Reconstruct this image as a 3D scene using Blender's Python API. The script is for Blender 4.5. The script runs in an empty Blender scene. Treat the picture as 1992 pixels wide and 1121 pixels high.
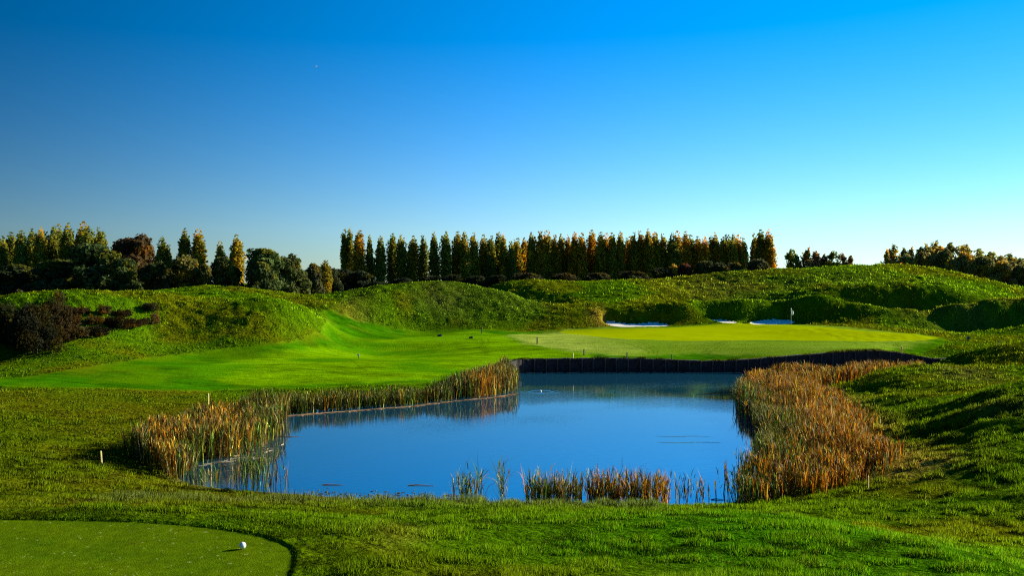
import bpy, math, random
import numpy as np
R = math.radians
F = 1937.0; HY = 548.0; CX = 996.0; EYE = 9.0
SC = bpy.context.scene; COL = SC.collection
# ---------------------------------------------------------------- camera, sky, sun, exposure
cam = bpy.data.cameras.new('camera'); camo = bpy.data.objects.new('camera', cam); COL.objects.link(camo)
cam.sensor_width = 36; cam.lens = F / 1992 * 36; cam.clip_start = .1; cam.clip_end = 20000
camo.location = (0, 0, EYE); camo.rotation_euler = (R(90) - math.atan((560.5 - HY) / F), 0, 0)
SC.camera = camo
SUN_AZ, SUN_EL = 66.0, 20.5          # azimuth to the right of the viewing direction (+Y)
w = bpy.data.worlds.new('World'); SC.world = w; w.use_nodes = True
nt = w.node_tree; bg = nt.nodes['Background']
sky = nt.nodes.new('ShaderNodeTexSky'); sky.sky_type = 'NISHITA'; sky.sun_disc = False
sky.sun_elevation = R(SUN_EL); sky.sun_rotation = R(SUN_AZ); sky.altitude = 300
sky.air_density = 1.0; sky.dust_density = 0.1; sky.ozone_density = 4.0
hs = nt.nodes.new('ShaderNodeHueSaturation'); hs.inputs['Saturation'].default_value = 1.45
gm = nt.nodes.new('ShaderNodeGamma'); gm.inputs[1].default_value = 0.92
nt.links.new(sky.outputs[0], hs.inputs['Color']); nt.links.new(hs.outputs[0], gm.inputs[0]); 
geo = nt.nodes.new('ShaderNodeTexCoord'); dt = nt.nodes.new('ShaderNodeVectorMath'); dt.operation = 'DOT_PRODUCT'; dt.inputs[1].default_value = (math.sin(R(SUN_AZ)), math.cos(R(SUN_AZ)), 0)
nt.links.new(geo.outputs['Generated'], dt.inputs[0]); pr = nt.nodes.new('ShaderNodeMapRange'); pr.interpolation_type = 'SMOOTHSTEP'
for i_, v_ in zip((1, 2, 3, 4), (-.30, .66, .25, .97)): pr.inputs[i_].default_value = v_      # polarised sky: darkest away from the sun
nt.links.new(dt.outputs['Value'], pr.inputs[0]); tn = nt.nodes.new('ShaderNodeVectorMath'); tn.operation = 'MULTIPLY'; tn.inputs[1].default_value = (.74, .925, 1.15)
sc_ = nt.nodes.new('ShaderNodeVectorMath'); sc_.operation = 'SCALE'; nt.links.new(gm.outputs[0], tn.inputs[0]); nt.links.new(tn.outputs[0], sc_.inputs[0]); nt.links.new(pr.outputs[0], sc_.inputs['Scale'])
nt.links.new(sc_.outputs[0], bg.inputs[0])
bg.inputs[1].default_value = 0.100
sl = bpy.data.lights.new('sun', 'SUN'); sl.energy = 5.0; sl.angle = R(.5); sl.color = (1, .90, .66)
so = bpy.data.objects.new('sun', sl); COL.objects.link(so)
so.rotation_euler = (R(90 - SUN_EL), 0, R(-SUN_AZ) + math.pi)
so.location = (60, 30, 60)
SC.view_settings.view_transform = 'Standard'; SC.view_settings.look = 'None'
SC.view_settings.exposure = 1.12; SC.view_settings.gamma = 1.0; SC.view_settings.use_curve_mapping = False
SC.cycles.max_bounces = 5; SC.cycles.diffuse_bounces = 2; SC.cycles.glossy_bounces = 2; SC.cycles.transmission_bounces = 3
SC.cycles.use_denoising = False; SC.cycles.filter_width = 1.15

# ---------------------------------------------------------------- helpers
def link(o, parent=None):
    COL.objects.link(o)
    if parent: o.parent = parent
    return o
def tag(o, label=None, cat=None, group=None, kind=None):
    if label: o['label'] = label
    if cat: o['category'] = cat
    if group: o['group'] = group
    if kind: o['kind'] = kind
    return o
def empty(name, loc, rz=0):
    o = bpy.data.objects.new(name, None); o.empty_display_size = .2; o.location = loc; o.rotation_euler = (0, 0, rz); return link(o)
def npmesh(name, V, Fc, col=None, smooth=False, uvname='col'):
    """mesh from numpy verts (n,3) and faces (m,3|4)"""
    V = np.asarray(V, np.float32); Fc = np.asarray(Fc, np.int32)
    me = bpy.data.meshes.new(name); n = len(V); m, k = Fc.shape
    me.vertices.add(n); me.vertices.foreach_set('co', V.ravel())
    me.loops.add(m * k); me.loops.foreach_set('vertex_index', Fc.ravel())
    me.polygons.add(m); me.polygons.foreach_set('loop_start', np.arange(0, m * k, k, dtype=np.int32))
    me.polygons.foreach_set('loop_total', np.full(m, k, np.int32))
    me.polygons.foreach_set('use_smooth', np.full(m, smooth, bool))
    me.update(calc_edges=True)
    if col is not None:
        a = me.color_attributes.new('col', 'FLOAT_COLOR', 'POINT')
        c = np.ones((n, 4), np.float32); c[:, :3] = col; a.data.foreach_set('color', c.ravel())
    return me
def obj(name, me, mat, parent=None):
    if mat: me.materials.append(mat)
    return link(bpy.data.objects.new(name, me), parent)
class MB:
    def __init__(s): s.v = []; s.f = []
    def add(s, v, f):
        b = len(s.v); s.v += [tuple(p) for p in v]; s.f += [tuple(i + b for i in q) for q in f]; return s
    def box(s, cx, cy, cz, sx, sy, sz, rz=0, bev=0):
        c, n = math.cos(rz), math.sin(rz); x, y, z = sx / 2, sy / 2, sz / 2
        if bev:
            b = bev; prof = [(-x + b, -y), (x - b, -y), (x, -y + b), (x, y - b), (x - b, y), (-x + b, y), (-x, y - b), (-x, -y + b)]
            prof2 = [(px * (x - b) / x, py * (y - b) / y) for px, py in prof]
            rings = [(prof2, -z), (prof, -z + b), (prof, z - b), (prof2, z)]
        else:
            prof = [(-x, -y), (x, -y), (x, y), (-x, y)]; rings = [(prof, -z), (prof, z)]
        k = len(prof); V = []
        for pr, zz in rings: V += [(cx + a * c - d * n, cy + a * n + d * c, cz + zz) for a, d in pr]
        Fq = [tuple(range(k - 1, -1, -1)), tuple(range((len(rings) - 1) * k, len(rings) * k))]
        for r in range(len(rings) - 1):
            for i in range(k): j = (i + 1) % k; Fq.append((r * k + i, r * k + j, (r + 1) * k + j, (r + 1) * k + i))
        return s.add(V, Fq)
    def tube(s, pts, rad, n=7):
        V = []; m = len(pts)
        for i, p in enumerate(pts):
            a = np.array(pts[max(i - 1, 0)]); b = np.array(pts[min(i + 1, m - 1)]); d = b - a; d = d / (np.linalg.norm(d) + 1e-9)
            u = np.cross(d, (0, 0, 1)) if abs(d[2]) < .9 else np.cross(d, (1, 0, 0)); u /= np.linalg.norm(u); t = np.cross(d, u)
            r = rad[i] if hasattr(rad, '__len__') else rad
            for k in range(n):
                q = np.array(p) + r * (math.cos(2 * math.pi * k / n) * u + math.sin(2 * math.pi * k / n) * t); V.append(q)
        Fq = [tuple(range(n - 1, -1, -1)), tuple(range((m - 1) * n, m * n))]
        for i in range(m - 1):
            for k in range(n): j = (k + 1) % n; Fq.append((i * n + k, i * n + j, (i + 1) * n + j, (i + 1) * n + k))
        return s.add(V, Fq)
    def ball(s, c, r, nu=20, nv=14, sq=(1, 1, 1)):
        V = []; Fq = []
        for i in range(nv + 1):
            for j in range(nu):
                t = math.pi * i / nv; p = 2 * math.pi * j / nu
                V.append((c[0] + r * sq[0] * math.sin(t) * math.cos(p), c[1] + r * sq[1] * math.sin(t) * math.sin(p), c[2] + r * sq[2] * math.cos(t)))
        for i in range(nv):
            for j in range(nu): k = (j + 1) % nu; Fq.append((i * nu + j, (i + 1) * nu + j, (i + 1) * nu + k, i * nu + k))
        return s.add(V, Fq)
    def build(s, name, mat, parent=None, smooth=False):
        me = bpy.data.meshes.new(name); me.from_pydata(s.v, [], s.f)
        me.polygons.foreach_set('use_smooth', [smooth] * len(me.polygons)); me.update()
        return obj(name, me, mat, parent)

def vnoise(x, y, seed=0):
    x = np.asarray(x, float); y = np.asarray(y, float)
    xi = np.floor(x).astype(np.int64); yi = np.floor(y).astype(np.int64); fx = x - xi; fy = y - yi
    fx = fx * fx * (3 - 2 * fx); fy = fy * fy * (3 - 2 * fy)
    def h(a, b):
        n = (a * 374761393 + b * 668265263 + seed * 1442695041) & 0xffffffff
        n = ((n ^ (n >> 13)) * 1274126177) & 0xffffffff; n = n ^ (n >> 16)
        return (n & 0xffff) / 65535.0
    a = h(xi, yi); b = h(xi + 1, yi); c = h(xi, yi + 1); d = h(xi + 1, yi + 1)
    return (a + (b - a) * fx) + ((c + (d - c) * fx) - (a + (b - a) * fx)) * fy
def fbm(x, y, seed=0, o=3):
    s = 0; t = 0; a = 1.0
    for i in range(o): s = s + a * vnoise(x, y, seed + i * 7); t += a; a *= .5; x = x * 2.03 + 5.1; y = y * 2.03 + 1.7
    return s / t
def inpoly(x, y, P):
    r = np.zeros(np.shape(x), bool); n = len(P)
    for i in range(n):
        x0, y0 = P[i]; x1, y1 = P[(i + 1) % n]
        if y0 == y1: continue
        c = ((y0 > y) != (y1 > y)) & (x < (x1 - x0) * (y - y0) / (y1 - y0) + x0); r ^= c
    return r
def edist(x, y, P, closed=True):
    d = np.full(np.shape(x), 1e9); n = len(P)
    for i in range(n if closed else n - 1):
        x0, y0 = P[i]; x1, y1 = P[(i + 1) % n]; dx, dy = x1 - x0, y1 - y0; L = dx * dx + dy * dy + 1e-12
        t = np.clip(((x - x0) * dx + (y - y0) * dy) / L, 0, 1)
        d = np.minimum(d, (x - x0 - t * dx) ** 2 + (y - y0 - t * dy) ** 2)
    return np.sqrt(d)
def sdist(x, y, P):            # negative inside
    d = edist(x, y, P); return np.where(inpoly(x, y, P), -d, d)
def sstep(a, b, x):
    t = np.clip((x - a) / (b - a), 0, 1); return t * t * (3 - 2 * t)
def smooth_poly(P, k=3):
    for _ in range(k):
        Q = []
        for i in range(len(P)):
            a = P[i]; b = P[(i + 1) % len(P)]
            Q += [(a[0] * .75 + b[0] * .25, a[1] * .75 + b[1] * .25), (a[0] * .25 + b[0] * .75, a[1] * .25 + b[1] * .75)]
        P = Q
    return P

def smooth_line(P, k=2):
    for _ in range(k):
        Q = [P[0]]
        for a, b in zip(P[:-1], P[1:]): Q += [(a[0] * .75 + b[0] * .25, a[1] * .75 + b[1] * .25), (a[0] * .25 + b[0] * .75, a[1] * .25 + b[1] * .75)]
        P = Q + [P[-1]]
    return P

# ---------------------------------------------------------------- lie of the land: surveyed points (bearing px, sight-line py, depth) -> world heights
S = []
def near_in(px, Y):        # the mounds stand close behind one another
    thr = 98 + 28 * min(1, max(0, (px - 560) / 240)); f = .60 if px < 560 else .38 + .12 * (px < 700)
    return Y if Y <= thr or Y > 270 or px < -250 or px > 2250 else thr + (Y - thr) * f
def s_py(px, py, Y): Y = near_in(px, Y); S.append(((px - CX) / F * Y, Y, EYE - (py - HY) / F * Y))
def s_z(px, z, Y): Y = near_in(px, Y); S.append(((px - CX) / F * Y, Y, z))
def s_flat(px, py, z): s_py(px, py, (EYE - z) * F / (py - HY))
def prof(px, *a):
    for kind, p, q in a: {'y': s_py, 'z': s_z, 'f': s_flat}[kind](px, p, q)
for px in (-1400, -500, 300, 1000, 1700, 2500, 3400):
    s_z(px, 7.3, 5); s_z(px, 5.3, 11)
for px in (-300, 0, 300, 600):
    s_z(px, 4.03, 15.5); s_z(px, 4.0, 17); s_z(px, 4.0, 20.5)
prof(-300, ('y', 990, 26), ('z', 1.2, 41), ('f', 740, 1.4), ('f', 700, 1.9), ('y', 680, 96), ('y', 600, 108), ('y', 580, 114), ('z', 5.6, 135), ('z', 5, 200))
prof(0, ('y', 990, 25.5), ('f', 920, 1.0), ('f', 830, .9), ('f', 740, 1.3), ('f', 700, 1.8), ('y', 680, 96), ('y', 630, 103), ('y', 600, 107), ('y', 578, 113), ('z', 5.6, 135), ('z', 5, 200))
prof(150, ('y', 990, 25.5), ('f', 920, .85), ('f', 830, .7), ('f', 740, 1.2), ('f', 710, 1.7), ('y', 680, 92), ('y', 650, 96), ('y', 615, 101), ('y', 585, 107), ('y', 571, 112), ('z', 6, 135), ('z', 5, 200))
prof(300, ('y', 990, 26), ('f', 945, .5), ('f', 820, .45), ('f', 770, .6), ('f', 735, 1.1), ('f', 715, 1.5), ('f', 690, 2.0), ('y', 655, 104), ('y', 625, 109), ('y', 595, 114), ('y', 568, 122), ('z', 6, 142), ('z', 5, 200))
prof(450, ('y', 1000, 26), ('f', 970, .4), ('f', 745, .6), ('f', 715, 1.3), ('f', 690, 1.8), ('y', 662, 104), ('y', 640, 108), ('y', 610, 113), ('y', 590, 118), ('y', 580, 123), ('z', 5.6, 138), ('y', 566, 163), ('y', 558, 172), ('z', 6, 200))
prof(540, ('f', 720, 1.2), ('f', 690, 1.75), ('y', 668, 105), ('y', 645, 109), ('y', 615, 114), ('y', 592, 119), ('y', 584, 124), ('z', 5.2, 138), ('y', 575, 158), ('y', 565, 172), ('z', 6, 200))
prof(600, ('y', 1010, 26), ('f', 985, .5), ('f', 770, .3), ('f', 745, .6), ('f', 700, 1.4), ('f', 675, 2.0), ('y', 650, 112), ('y', 622, 118), ('y', 603, 125), ('z', 5.1, 140), ('y', 580, 160), ('y', 573, 174), ('z', 5.6, 205))
prof(660, ('f', 745, .6), ('f', 700, 1.4), ('f', 665, 2.2), ('y', 645, 122), ('y', 625, 131), ('y', 600, 142), ('y', 580, 155), ('y', 569, 168), ('z', 5.8, 195))
prof(750, ('y', 1010, 26), ('z', .5, 38), ('f', 765, .35), ('f', 740, .7), ('f', 700, 1.3), ('f', 665, 2.1), ('f', 640, 2.8), ('y', 615, 137), ('y', 590, 146), ('y', 570, 154), ('y', 558, 162), ('z', 6.2, 185), ('z', 4.8, 240))
prof(820, ('f', 700, 1.3), ('f', 642, 2.8), ('y', 552, 162), ('z', 6.4, 185))
prof(900, ('f', 742, .5), ('f', 700, 1.4), ('f', 665, 2.2), ('f', 645, 2.8), ('y', 628, 133), ('y', 605, 141), ('y', 580, 149), ('y', 560, 157), ('y', 553, 162), ('z', 6.4, 186), ('z', 6.2, 205))
prof(985, ('f', 706, 1.2), ('f', 680, 1.8), ('f', 650, 2.6), ('y', 635, 130), ('y', 605, 141), ('y', 578, 150), ('y', 564, 156), ('z', 6.2, 170), ('y', 550, 192), ('z', 7, 220), ('z', 5, 270))
prof(1050, ('y', 1003, 26), ('z', .6, 37), ('f', 703, 1.15), ('f', 670, 2.0), ('f', 646, 2.65), ('y', 625, 134), ('y', 600, 145), ('y', 587, 151), ('z', 5.5, 160), ('y', 568, 173), ('y', 546, 195), ('z', 7, 222), ('z', 5, 270))
prof(1150, ('f', 704, 1.12), ('f', 665, 2.25), ('f', 641, 2.95), ('y', 627, 133), ('y', 607, 139), ('y', 598, 144), ('y', 583, 158), ('y', 563, 176), ('y', 545, 195), ('z', 7, 222))
prof(1240, ('y', 1002, 26), ('z', .6, 37), ('f', 703, 1.15), ('f', 665, 2.3), ('f', 640, 3.05), ('y', 633, 131), ('z', 3.3, 136), ('y', 606, 140.5), ('y', 592, 147), ('y', 580, 160), ('y', 562, 178), ('y', 546, 197), ('z', 7.4, 222))
prof(1320, ('f', 699, 1.2), ('f', 665, 2.3), ('f', 634, 3.2), ('y', 622, 136), ('y', 600, 142), ('y', 589, 147), ('z', 5.5, 154), ('y', 572, 168), ('y', 553, 190), ('y', 540, 206), ('z', 8, 232))
prof(1400, ('f', 698, 1.2), ('f', 665, 2.4), ('f', 632, 3.35), ('y', 623, 135), ('z', 3.7, 137.5), ('y', 600, 141.5), ('y', 589, 146), ('z', 5.4, 153), ('y', 572, 170), ('y', 545, 195), ('y', 530, 210), ('z', 9, 238))
prof(1480, ('y', 1001, 26), ('z', .6, 37), ('f', 703, 1.15), ('f', 665, 2.4), ('f', 630, 3.5), ('z', 3.55, 133), ('z', 3.6, 137.5), ('y', 601, 141.5), ('y', 588, 146), ('z', 5.3, 153), ('y', 573, 168), ('y', 545, 190), ('y', 525, 210), ('z', 9.5, 240))
prof(1550, ('f', 707, 1.1), ('f', 665, 2.45), ('f', 634, 3.5), ('z', 3.55, 133), ('z', 3.6, 137), ('y', 598, 141.5), ('y', 586, 146), ('z', 5.2, 153), ('y', 578, 160), ('y', 560, 172), ('y', 538, 190), ('y', 522, 213), ('z', 10, 245))
prof(1620, ('f', 706, 1.1), ('f', 668, 2.45), ('f', 638, 3.4), ('y', 620, 131), ('y', 603, 137), ('y', 591, 143), ('z', 4.7, 152), ('y', 588, 155), ('y', 562, 163), ('y', 542, 185), ('y', 519, 216), ('z', 10.5, 250))
prof(1700, ('f', 703, 1.25), ('f', 672, 2.3), ('f', 644, 3.2), ('y', 633, 124.5), ('y', 618, 128.5), ('y', 603, 132), ('z', 4.6, 142), ('z', 4.5, 153), ('y', 557, 162), ('y', 550, 170), ('y', 542, 182), ('y', 517, 220), ('z', 11, 252), ('z', 6, 310))
prof(1780, ('f', 692, 1.7), ('f', 652, 3.0), ('y', 640, 121), ('y', 631, 126), ('y', 616, 129.5), ('y', 600, 133), ('z', 4.7, 142), ('z', 4.6, 153), ('y', 556, 162), ('y', 549, 170), ('y', 543, 180), ('y', 530, 200), ('y', 519, 220), ('z', 11, 252))
prof(1860, ('y', 672, 106), ('y', 656, 113), ('y', 650, 119), ('z', 2.5, 127), ('y', 646, 129.5), ('y', 618, 132), ('y', 592, 135), ('z', 5.2, 143), ('z', 5.0, 153), ('y', 567, 161), ('y', 552, 180), ('y', 540, 196), ('y', 533, 205), ('z', 9.5, 235))
prof(1940, ('y', 672, 106), ('y', 652, 114), ('y', 642, 119), ('z', 2.5, 127), ('y', 642, 129.5), ('y', 598, 134), ('y', 581, 138), ('z', 5.6, 152), ('y', 574, 170), ('y', 562, 185), ('y', 552, 200), ('z', 8, 235))
prof(2000, ('y', 655, 113), ('y', 635, 119), ('z', 2.8, 127), ('y', 622, 132), ('y', 590, 136), ('y', 578, 141), ('z', 5.8, 158), ('y', 574, 180), ('y', 566, 198), ('z', 7, 235))
# near right: bank of the tee, side mounds, first ridge beyond the pond
prof(1300, ('y', 1121, 17.2), ('y', 1060, 20.5), ('y', 1003, 26))
prof(1000, ('y', 1121, 17.0), ('y', 1060, 20.3))
prof(1600, ('y', 1121, 17.2), ('y', 1060, 20.2), ('y', 1022, 23.5), ('z', 2.4, 27), ('z', .7, 36.5))
prof(1800, ('y', 1121, 17.2), ('y', 1058, 20.4), ('z', 2.7, 24), ('z', 1.3, 31), ('z', .7, 38), ('z', .6, 43))
prof(1950, ('y', 1100, 18.3), ('z', 2.7, 22), ('z', 1.5, 29))
prof(2200, ('z', 3.2, 18), ('z', 2.2, 24), ('z', 1.5, 33))
prof(1750, ('f', 940, .4), ('f', 887, .55), ('f', 830, .8), ('f', 800, .9), ('y', 770, 68), ('y', 740, 76.5), ('y', 714, 85), ('z', 0.1, 90), ('z', .3, 94))
prof(1850, ('f', 910, .9), ('f', 870, 1.0), ('y', 845, 52.5), ('y', 815, 57), ('y', 790, 63), ('y', 770, 69), ('y', 740, 76), ('y', 692, 91), ('z', .9, 96), ('z', 1.0, 100), ('y', 680, 103.5))
prof(1930, ('f', 960, 1.2), ('f', 905, 1.2), ('y', 868, 45.5), ('y', 852, 47), ('y', 820, 49.5), ('y', 790, 53), ('y', 768, 57), ('z', 1.5, 63), ('y', 740, 74), ('y', 712, 84), ('y', 681, 92), ('z', 1.4, 97), ('z', 1.5, 100), ('y', 675, 103.5))
prof(2010, ('f', 960, 1.4), ('f', 905, 1.3), ('y', 850, 46.5), ('y', 810, 50), ('y', 770, 54.5), ('y', 745, 59), ('z', 2.0, 66), ('y', 720, 78), ('y', 670, 92), ('z', 2.2, 98), ('y', 668, 104))
prof(2200, ('z', 1.6, 42), ('z', 3.2, 48), ('z', 3.6, 60), ('z', 2.4, 70), ('z', 3.8, 92), ('z', 3.2, 104), ('z', 5, 119), ('z', 6.5, 148), ('z', 7.5, 198), ('z', 6, 240))
prof(1640, ('f', 850, .25), ('f', 800, .2), ('f', 768, .25), ('f', 752, .25))
prof(1700, ('f', 960, .3), ('f', 850, .35), ('f', 815, .4), ('f', 760, .6), ('y', 728, 81))
# pond surroundings (banks sit just above the water)
for px, py in ((300, 930), (360, 950), (480, 962), (620, 975), (800, 985), (950, 990), (1150, 994), (1350, 990), (1480, 985), (1600, 970), (258, 900), (262, 860), (330, 840), (400, 820), (450, 800), (520, 795), (620, 785)):
    s_flat(px, py, .22)
for Y, z in ((280, 5), (330, 4.6), (420, 4), (700, 3), (1500, 2), (5000, 0)):
    for px in (-1400, -300, 300, 900, 1500, 2100, 3400): s_z(px, z, Y)
for Y in (17, 24, 35, 60, 100, 150, 210):
    for px in (-2200, 4200): s_z(px, 4.2, Y)
for a in range(70, 300, 23):
    for r in (5, 20, 60, 200, 1000):
        S.append((r * math.sin(R(a)), r * math.cos(R(a)), 7.3 if r == 5 else 5.0))
S = np.array(S)
def uv(x, y): return np.arctan2(x, y) * .62, np.log(np.hypot(x, y) + .01)
def tps(d2): return .5 * d2 * np.log(d2 + 1e-12)
su, sv = uv(S[:, 0], S[:, 1])
K = tps((su[:, None] - su) ** 2 + (sv[:, None] - sv) ** 2) + np.eye(len(S)) * 2e-5
Pm = np.stack([np.ones(len(S)), su, sv], 1)
A = np.block([[K, Pm], [Pm.T, np.zeros((3, 3))]])
wts = np.linalg.solve(A, np.concatenate([S[:, 2], np.zeros(3)]))
def land(x, y):
    x = np.asarray(x, float).ravel(); y = np.asarray(y, float).ravel(); out = np.empty(len(x))
    for i in range(0, len(x), 20000):
        u, v = uv(x[i:i + 20000], y[i:i + 20000])
        d2 = ((u[:, None] - su) ** 2 + (v[:, None] - sv) ** 2)
        out[i:i + 20000] = (.5 * d2 * np.log(d2 + 1e-12)) @ wts[:-3] + wts[-3] + wts[-2] * u + wts[-1] * v
    return out
def W0(px, py, z=0.0):                     # point of the level z seen at px,py
    Y = (EYE - z) * F / (py - HY); return ((px - CX) / F * Y, Y)
def hitf(fn, px, py, y0=14, y1=260):       # first meeting of a sight line with the land
    Y = np.exp(np.linspace(math.log(y0), math.log(y1), 1400)); X = (px - CX) / F * Y
    z = EYE - (py - HY) / F * Y; g = fn(X, Y) - z; k = np.argmax(g > 0)
    if not (g > 0).any(): k = np.argmax(g)
    return (X[k], Y[k])
pond = smooth_line([W0(*p) for p in ((350, 942), (430, 954), (560, 965), (700, 975), (860, 984), (1000, 990), (1150, 994), (1300, 991), (1420, 984), (1520, 965), (1600, 925), (1590, 880), (1560, 830), (1540, 795), (1530, 762), (1640, 752), (1780, 742))], 2)
pond = pond + [W0(1850, 733), W0(1850, 722), W0(1650, 724.5), W0(1450, 724.7), W0(1200, 724), W0(1040, 724.5), W0(1000, 727), W0(984, 733)]
pond += [W0(*p) for p in ((985, 752), (960, 764), (900, 770), (800, 783), (700, 790), (600, 798), (530, 812), (470, 830), (440, 850), (400, 868), (360, 885), (330, 915))]
walline = [W0(978, 736), W0(984, 730), W0(1000, 726), W0(1040, 724.2), W0(1200, 723.8), W0(1450, 724.5), W0(1650, 724.3), W0(1850, 721.8), W0(1905, 721)]
tee = smooth_poly([W0(px, py, 4.0) for px, py in ((-420, 1020), (-200, 1014), (60, 1012), (300, 1018), (470, 1035), (560, 1062), (570, 1090), (556, 1130), (520, 1170), (200, 1190), (-420, 1190))], 3)
def height(x, y):
    x = np.asarray(x, float); y = np.asarray(y, float); sh = x.shape; x = x.ravel(); y = y.ravel()
    h = land(x, y); r = np.hypot(x, y)
    und = (fbm(x / 9, y / 9, 3) - .5) * (.5 + .35 * sstep(3.2, 4.6, h) * sstep(85, 100, y)) + (fbm(x / 2.6, y / 2.6, 11) - .5) * .16
    sd = sdist(x, y, pond); wd = edist(x, y, walline, False); sd = sd + (fbm(x / 1.3, y / 1.3, 5) - .5) * .5 * (wd > 4)
    amp = sstep(12, 60, r) * sstep(1, 12, sd)
    hl_ = sstep(3.2, 4.6, h) * sstep(85, 100, y); lump = fbm(x / 1.25, y / .9, 13, 2); lump2 = vnoise(x / .62, y / .45, 15)
    h = h + sstep(23, 28, y) * sstep(.6, 2, sd) * (1 - sstep(7, 10, x) * (1 - sstep(38, 41, x)) * sstep(119, 121, y) * (1 - sstep(130.3, 131, y))) * ((lump - .5) * (.10 + .22 * hl_) + (lump2 - .5) * (.07 + .08 * hl_)) * (1 - sstep(260, 300, y)) * np.where((y > 66) & (h < 3.0) & (x < 36), .12, 1)
    h = h + und * amp * np.where((y > 60) & (y < 132) & (h < 4), .35, 1)
    h = 7.35 + (h - 7.35) * sstep(2.5, 6, r)
    for bx_, by_, ba_, bs_ in ((1445, 131.6, .8, 1.6), (1590, 131.2, 1.3, 2.2), (1325, 131.2, .7, 1.8)):  # knolls added to the land to cast shade over the bunker sand
        h = h + ba_ * np.exp(-(((x - (bx_ - CX) / F * by_) / (bs_ * 1.5)) ** 2 + ((y - by_) / bs_) ** 2))
    # tee platform
    td = sdist(x, y, tee) + (vnoise(x * 6, y * 6, 77) - .5) * .04; tw = 1 - sstep(0.02, .10, td); flat = 3.99
    near = 1 - sstep(.3, 3.0, td)
    h = h * (1 - near) + (4.032) * near
    h = h * (1 - tw) + flat * tw
    # pond basin
    bank = sstep(0.0, 1.4, sd); wallside = wd < 3.0
    hl = np.where(wallside, np.maximum(h, .9), np.maximum(h, .10))
    soft = .03 + (hl - .03) * bank
    h2 = np.where(sd > 0, np.where(wallside, hl, soft), np.maximum(-.7, .03 + sd * .35))
    h2 = np.where((sd <= 0) & wallside, -.6, h2)
    h = np.where((sd < 12) & (y > 25), h2, h)
    return h.reshape(sh)
def hit(px, py, y0=14, y1=260): return hitf(height, px, py, y0, y1)
# ---------------------------------------------------------------- mown areas, outlined in the world
def region(pts): return [hit(px, py) for px, py in pts]
green_p = smooth_poly(region([(1075, 646), (1140, 641), (1250, 640), (1330, 637), (1400, 631), (1460, 630.5), (1540, 633), (1640, 640), (1720, 647), (1800, 654), (1838, 660), (1770, 665), (1700, 665), (1600, 664), (1500, 662), (1380, 664), (1290, 663), (1215, 660), (1130, 652)]), 2)
apron_p = smooth_poly(region([(965, 650), (1075, 643), (1140, 639), (1330, 634), (1400, 628), (1540, 631), (1720, 644), (1850, 658), (1800, 672), (1740, 684), (1700, 694), (1600, 700), (1500, 698), (1440, 694), (1340, 690), (1260, 696), (1180, 694), (1120, 686), (1060, 678), (1010, 668)]), 2)
fair_p = smooth_poly(region([(340, 722), (430, 706), (520, 692), (650, 673), (760, 661), (850, 652), (920, 645), (975, 650), (1010, 668), (1060, 678), (1120, 687), (1180, 696), (1100, 700), (1000, 702), (960, 715), (900, 728), (820, 742), (650, 748), (500, 752), (420, 745)]), 2)
semi_p = smooth_poly(region([(-300, 750), (-300, 716), (0, 742), (120, 722), (250, 702), (330, 690), (430, 680), (520, 674), (590, 662), (630, 645), (640, 628), (610, 606), (650, 600), (700, 624), (750, 636), (850, 640), (925, 641), (1000, 645), (1100, 640), (1200, 636), (1340, 634), (1700, 644), (1850, 657), (1830, 680), (1720, 702), (1450, 701), (1060, 702), (975, 712), (900, 736), (820, 750), (650, 755), (500, 757), (380, 764), (200, 757), (0, 755)]), 2)
def bunker(pts, y0, z0, k):
    P = []
    for px, py in pts:                       # floor tilts up to the back: z = z0 + k (Y - y0)
        Y = (EYE - z0 + k * y0) / ((py - HY) / F + k); P.append(((px - CX) / F * Y, Y))
    return smooth_poly(P, 2), y0, z0, k
BK = [bunker([(1174, 626.5), (1195, 626.5), (1215, 629), (1235, 630.5), (1255, 628), (1280, 628), (1302, 631.5), (1302, 634.5), (1270, 635), (1235, 635.5), (1210, 636.5), (1184, 633)], 127, 3.23, .115),
      bunker([(1378, 620), (1400, 621), (1420, 624), (1438, 628), (1420, 629), (1395, 626)], 126.6, 3.5, .125),
      bunker([(1458, 627.5), (1472, 624), (1500, 621.3), (1528, 621.3), (1550, 625.5), (1538, 630.5), (1500, 631.3), (1463, 631)], 126.6, 3.5, .125)]
sandA, sandB, sandC = (b_[0] for b_ in BK)
hbasic = height
def height(x, y):
    h = hbasic(x, y)
    for P, y0, z0, k in BK:
        c = np.mean(P, 0); m = (np.abs(x - c[0]) < 12) & (np.abs(y - c[1]) < 12)
        if np.any(m):
            d = sdist(np.where(m, x, 1e4), y, P); w_ = 1 - sstep(0, .8, d); h = np.where(m, h * (1 - w_) + (z0 + k * (y - y0) - .06 * (d < 0)) * w_, h)
    return h
# ---------------------------------------------------------------- the land as one polar sheet
th = np.unique(np.concatenate([np.linspace(-180, -36, 40), np.linspace(-36, -30, 25), np.linspace(-30, 30, 900), np.linspace(30, 36, 25), np.linspace(36, 180, 40)]))[:-1]
rr = np.concatenate([np.exp(np.linspace(math.log(.4), math.log(15.5), 40))[:-1], np.exp(np.linspace(math.log(15.5), math.log(255), 900))[:-1], np.exp(np.linspace(math.log(255), math.log(6000), 50))])
NT, NR = len(th), len(rr)
TH, RR = np.meshgrid(np.radians(th), rr); GX = RR * np.sin(TH); GY = RR * np.cos(TH)
GZ = height(GX, GY)
idx = np.arange(NT * NR).reshape(NR, NT); nx = np.roll(idx, -1, 1)
Q = np.stack([idx[:-1], idx[1:], nx[1:], nx[:-1]], -1).reshape(-1, 4)[:, ::-1]
fx = GX.ravel()[Q].mean(1); fy = GY.ravel()[Q].mean(1)
far = np.abs(fx[:, ]) > 1e9
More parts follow.
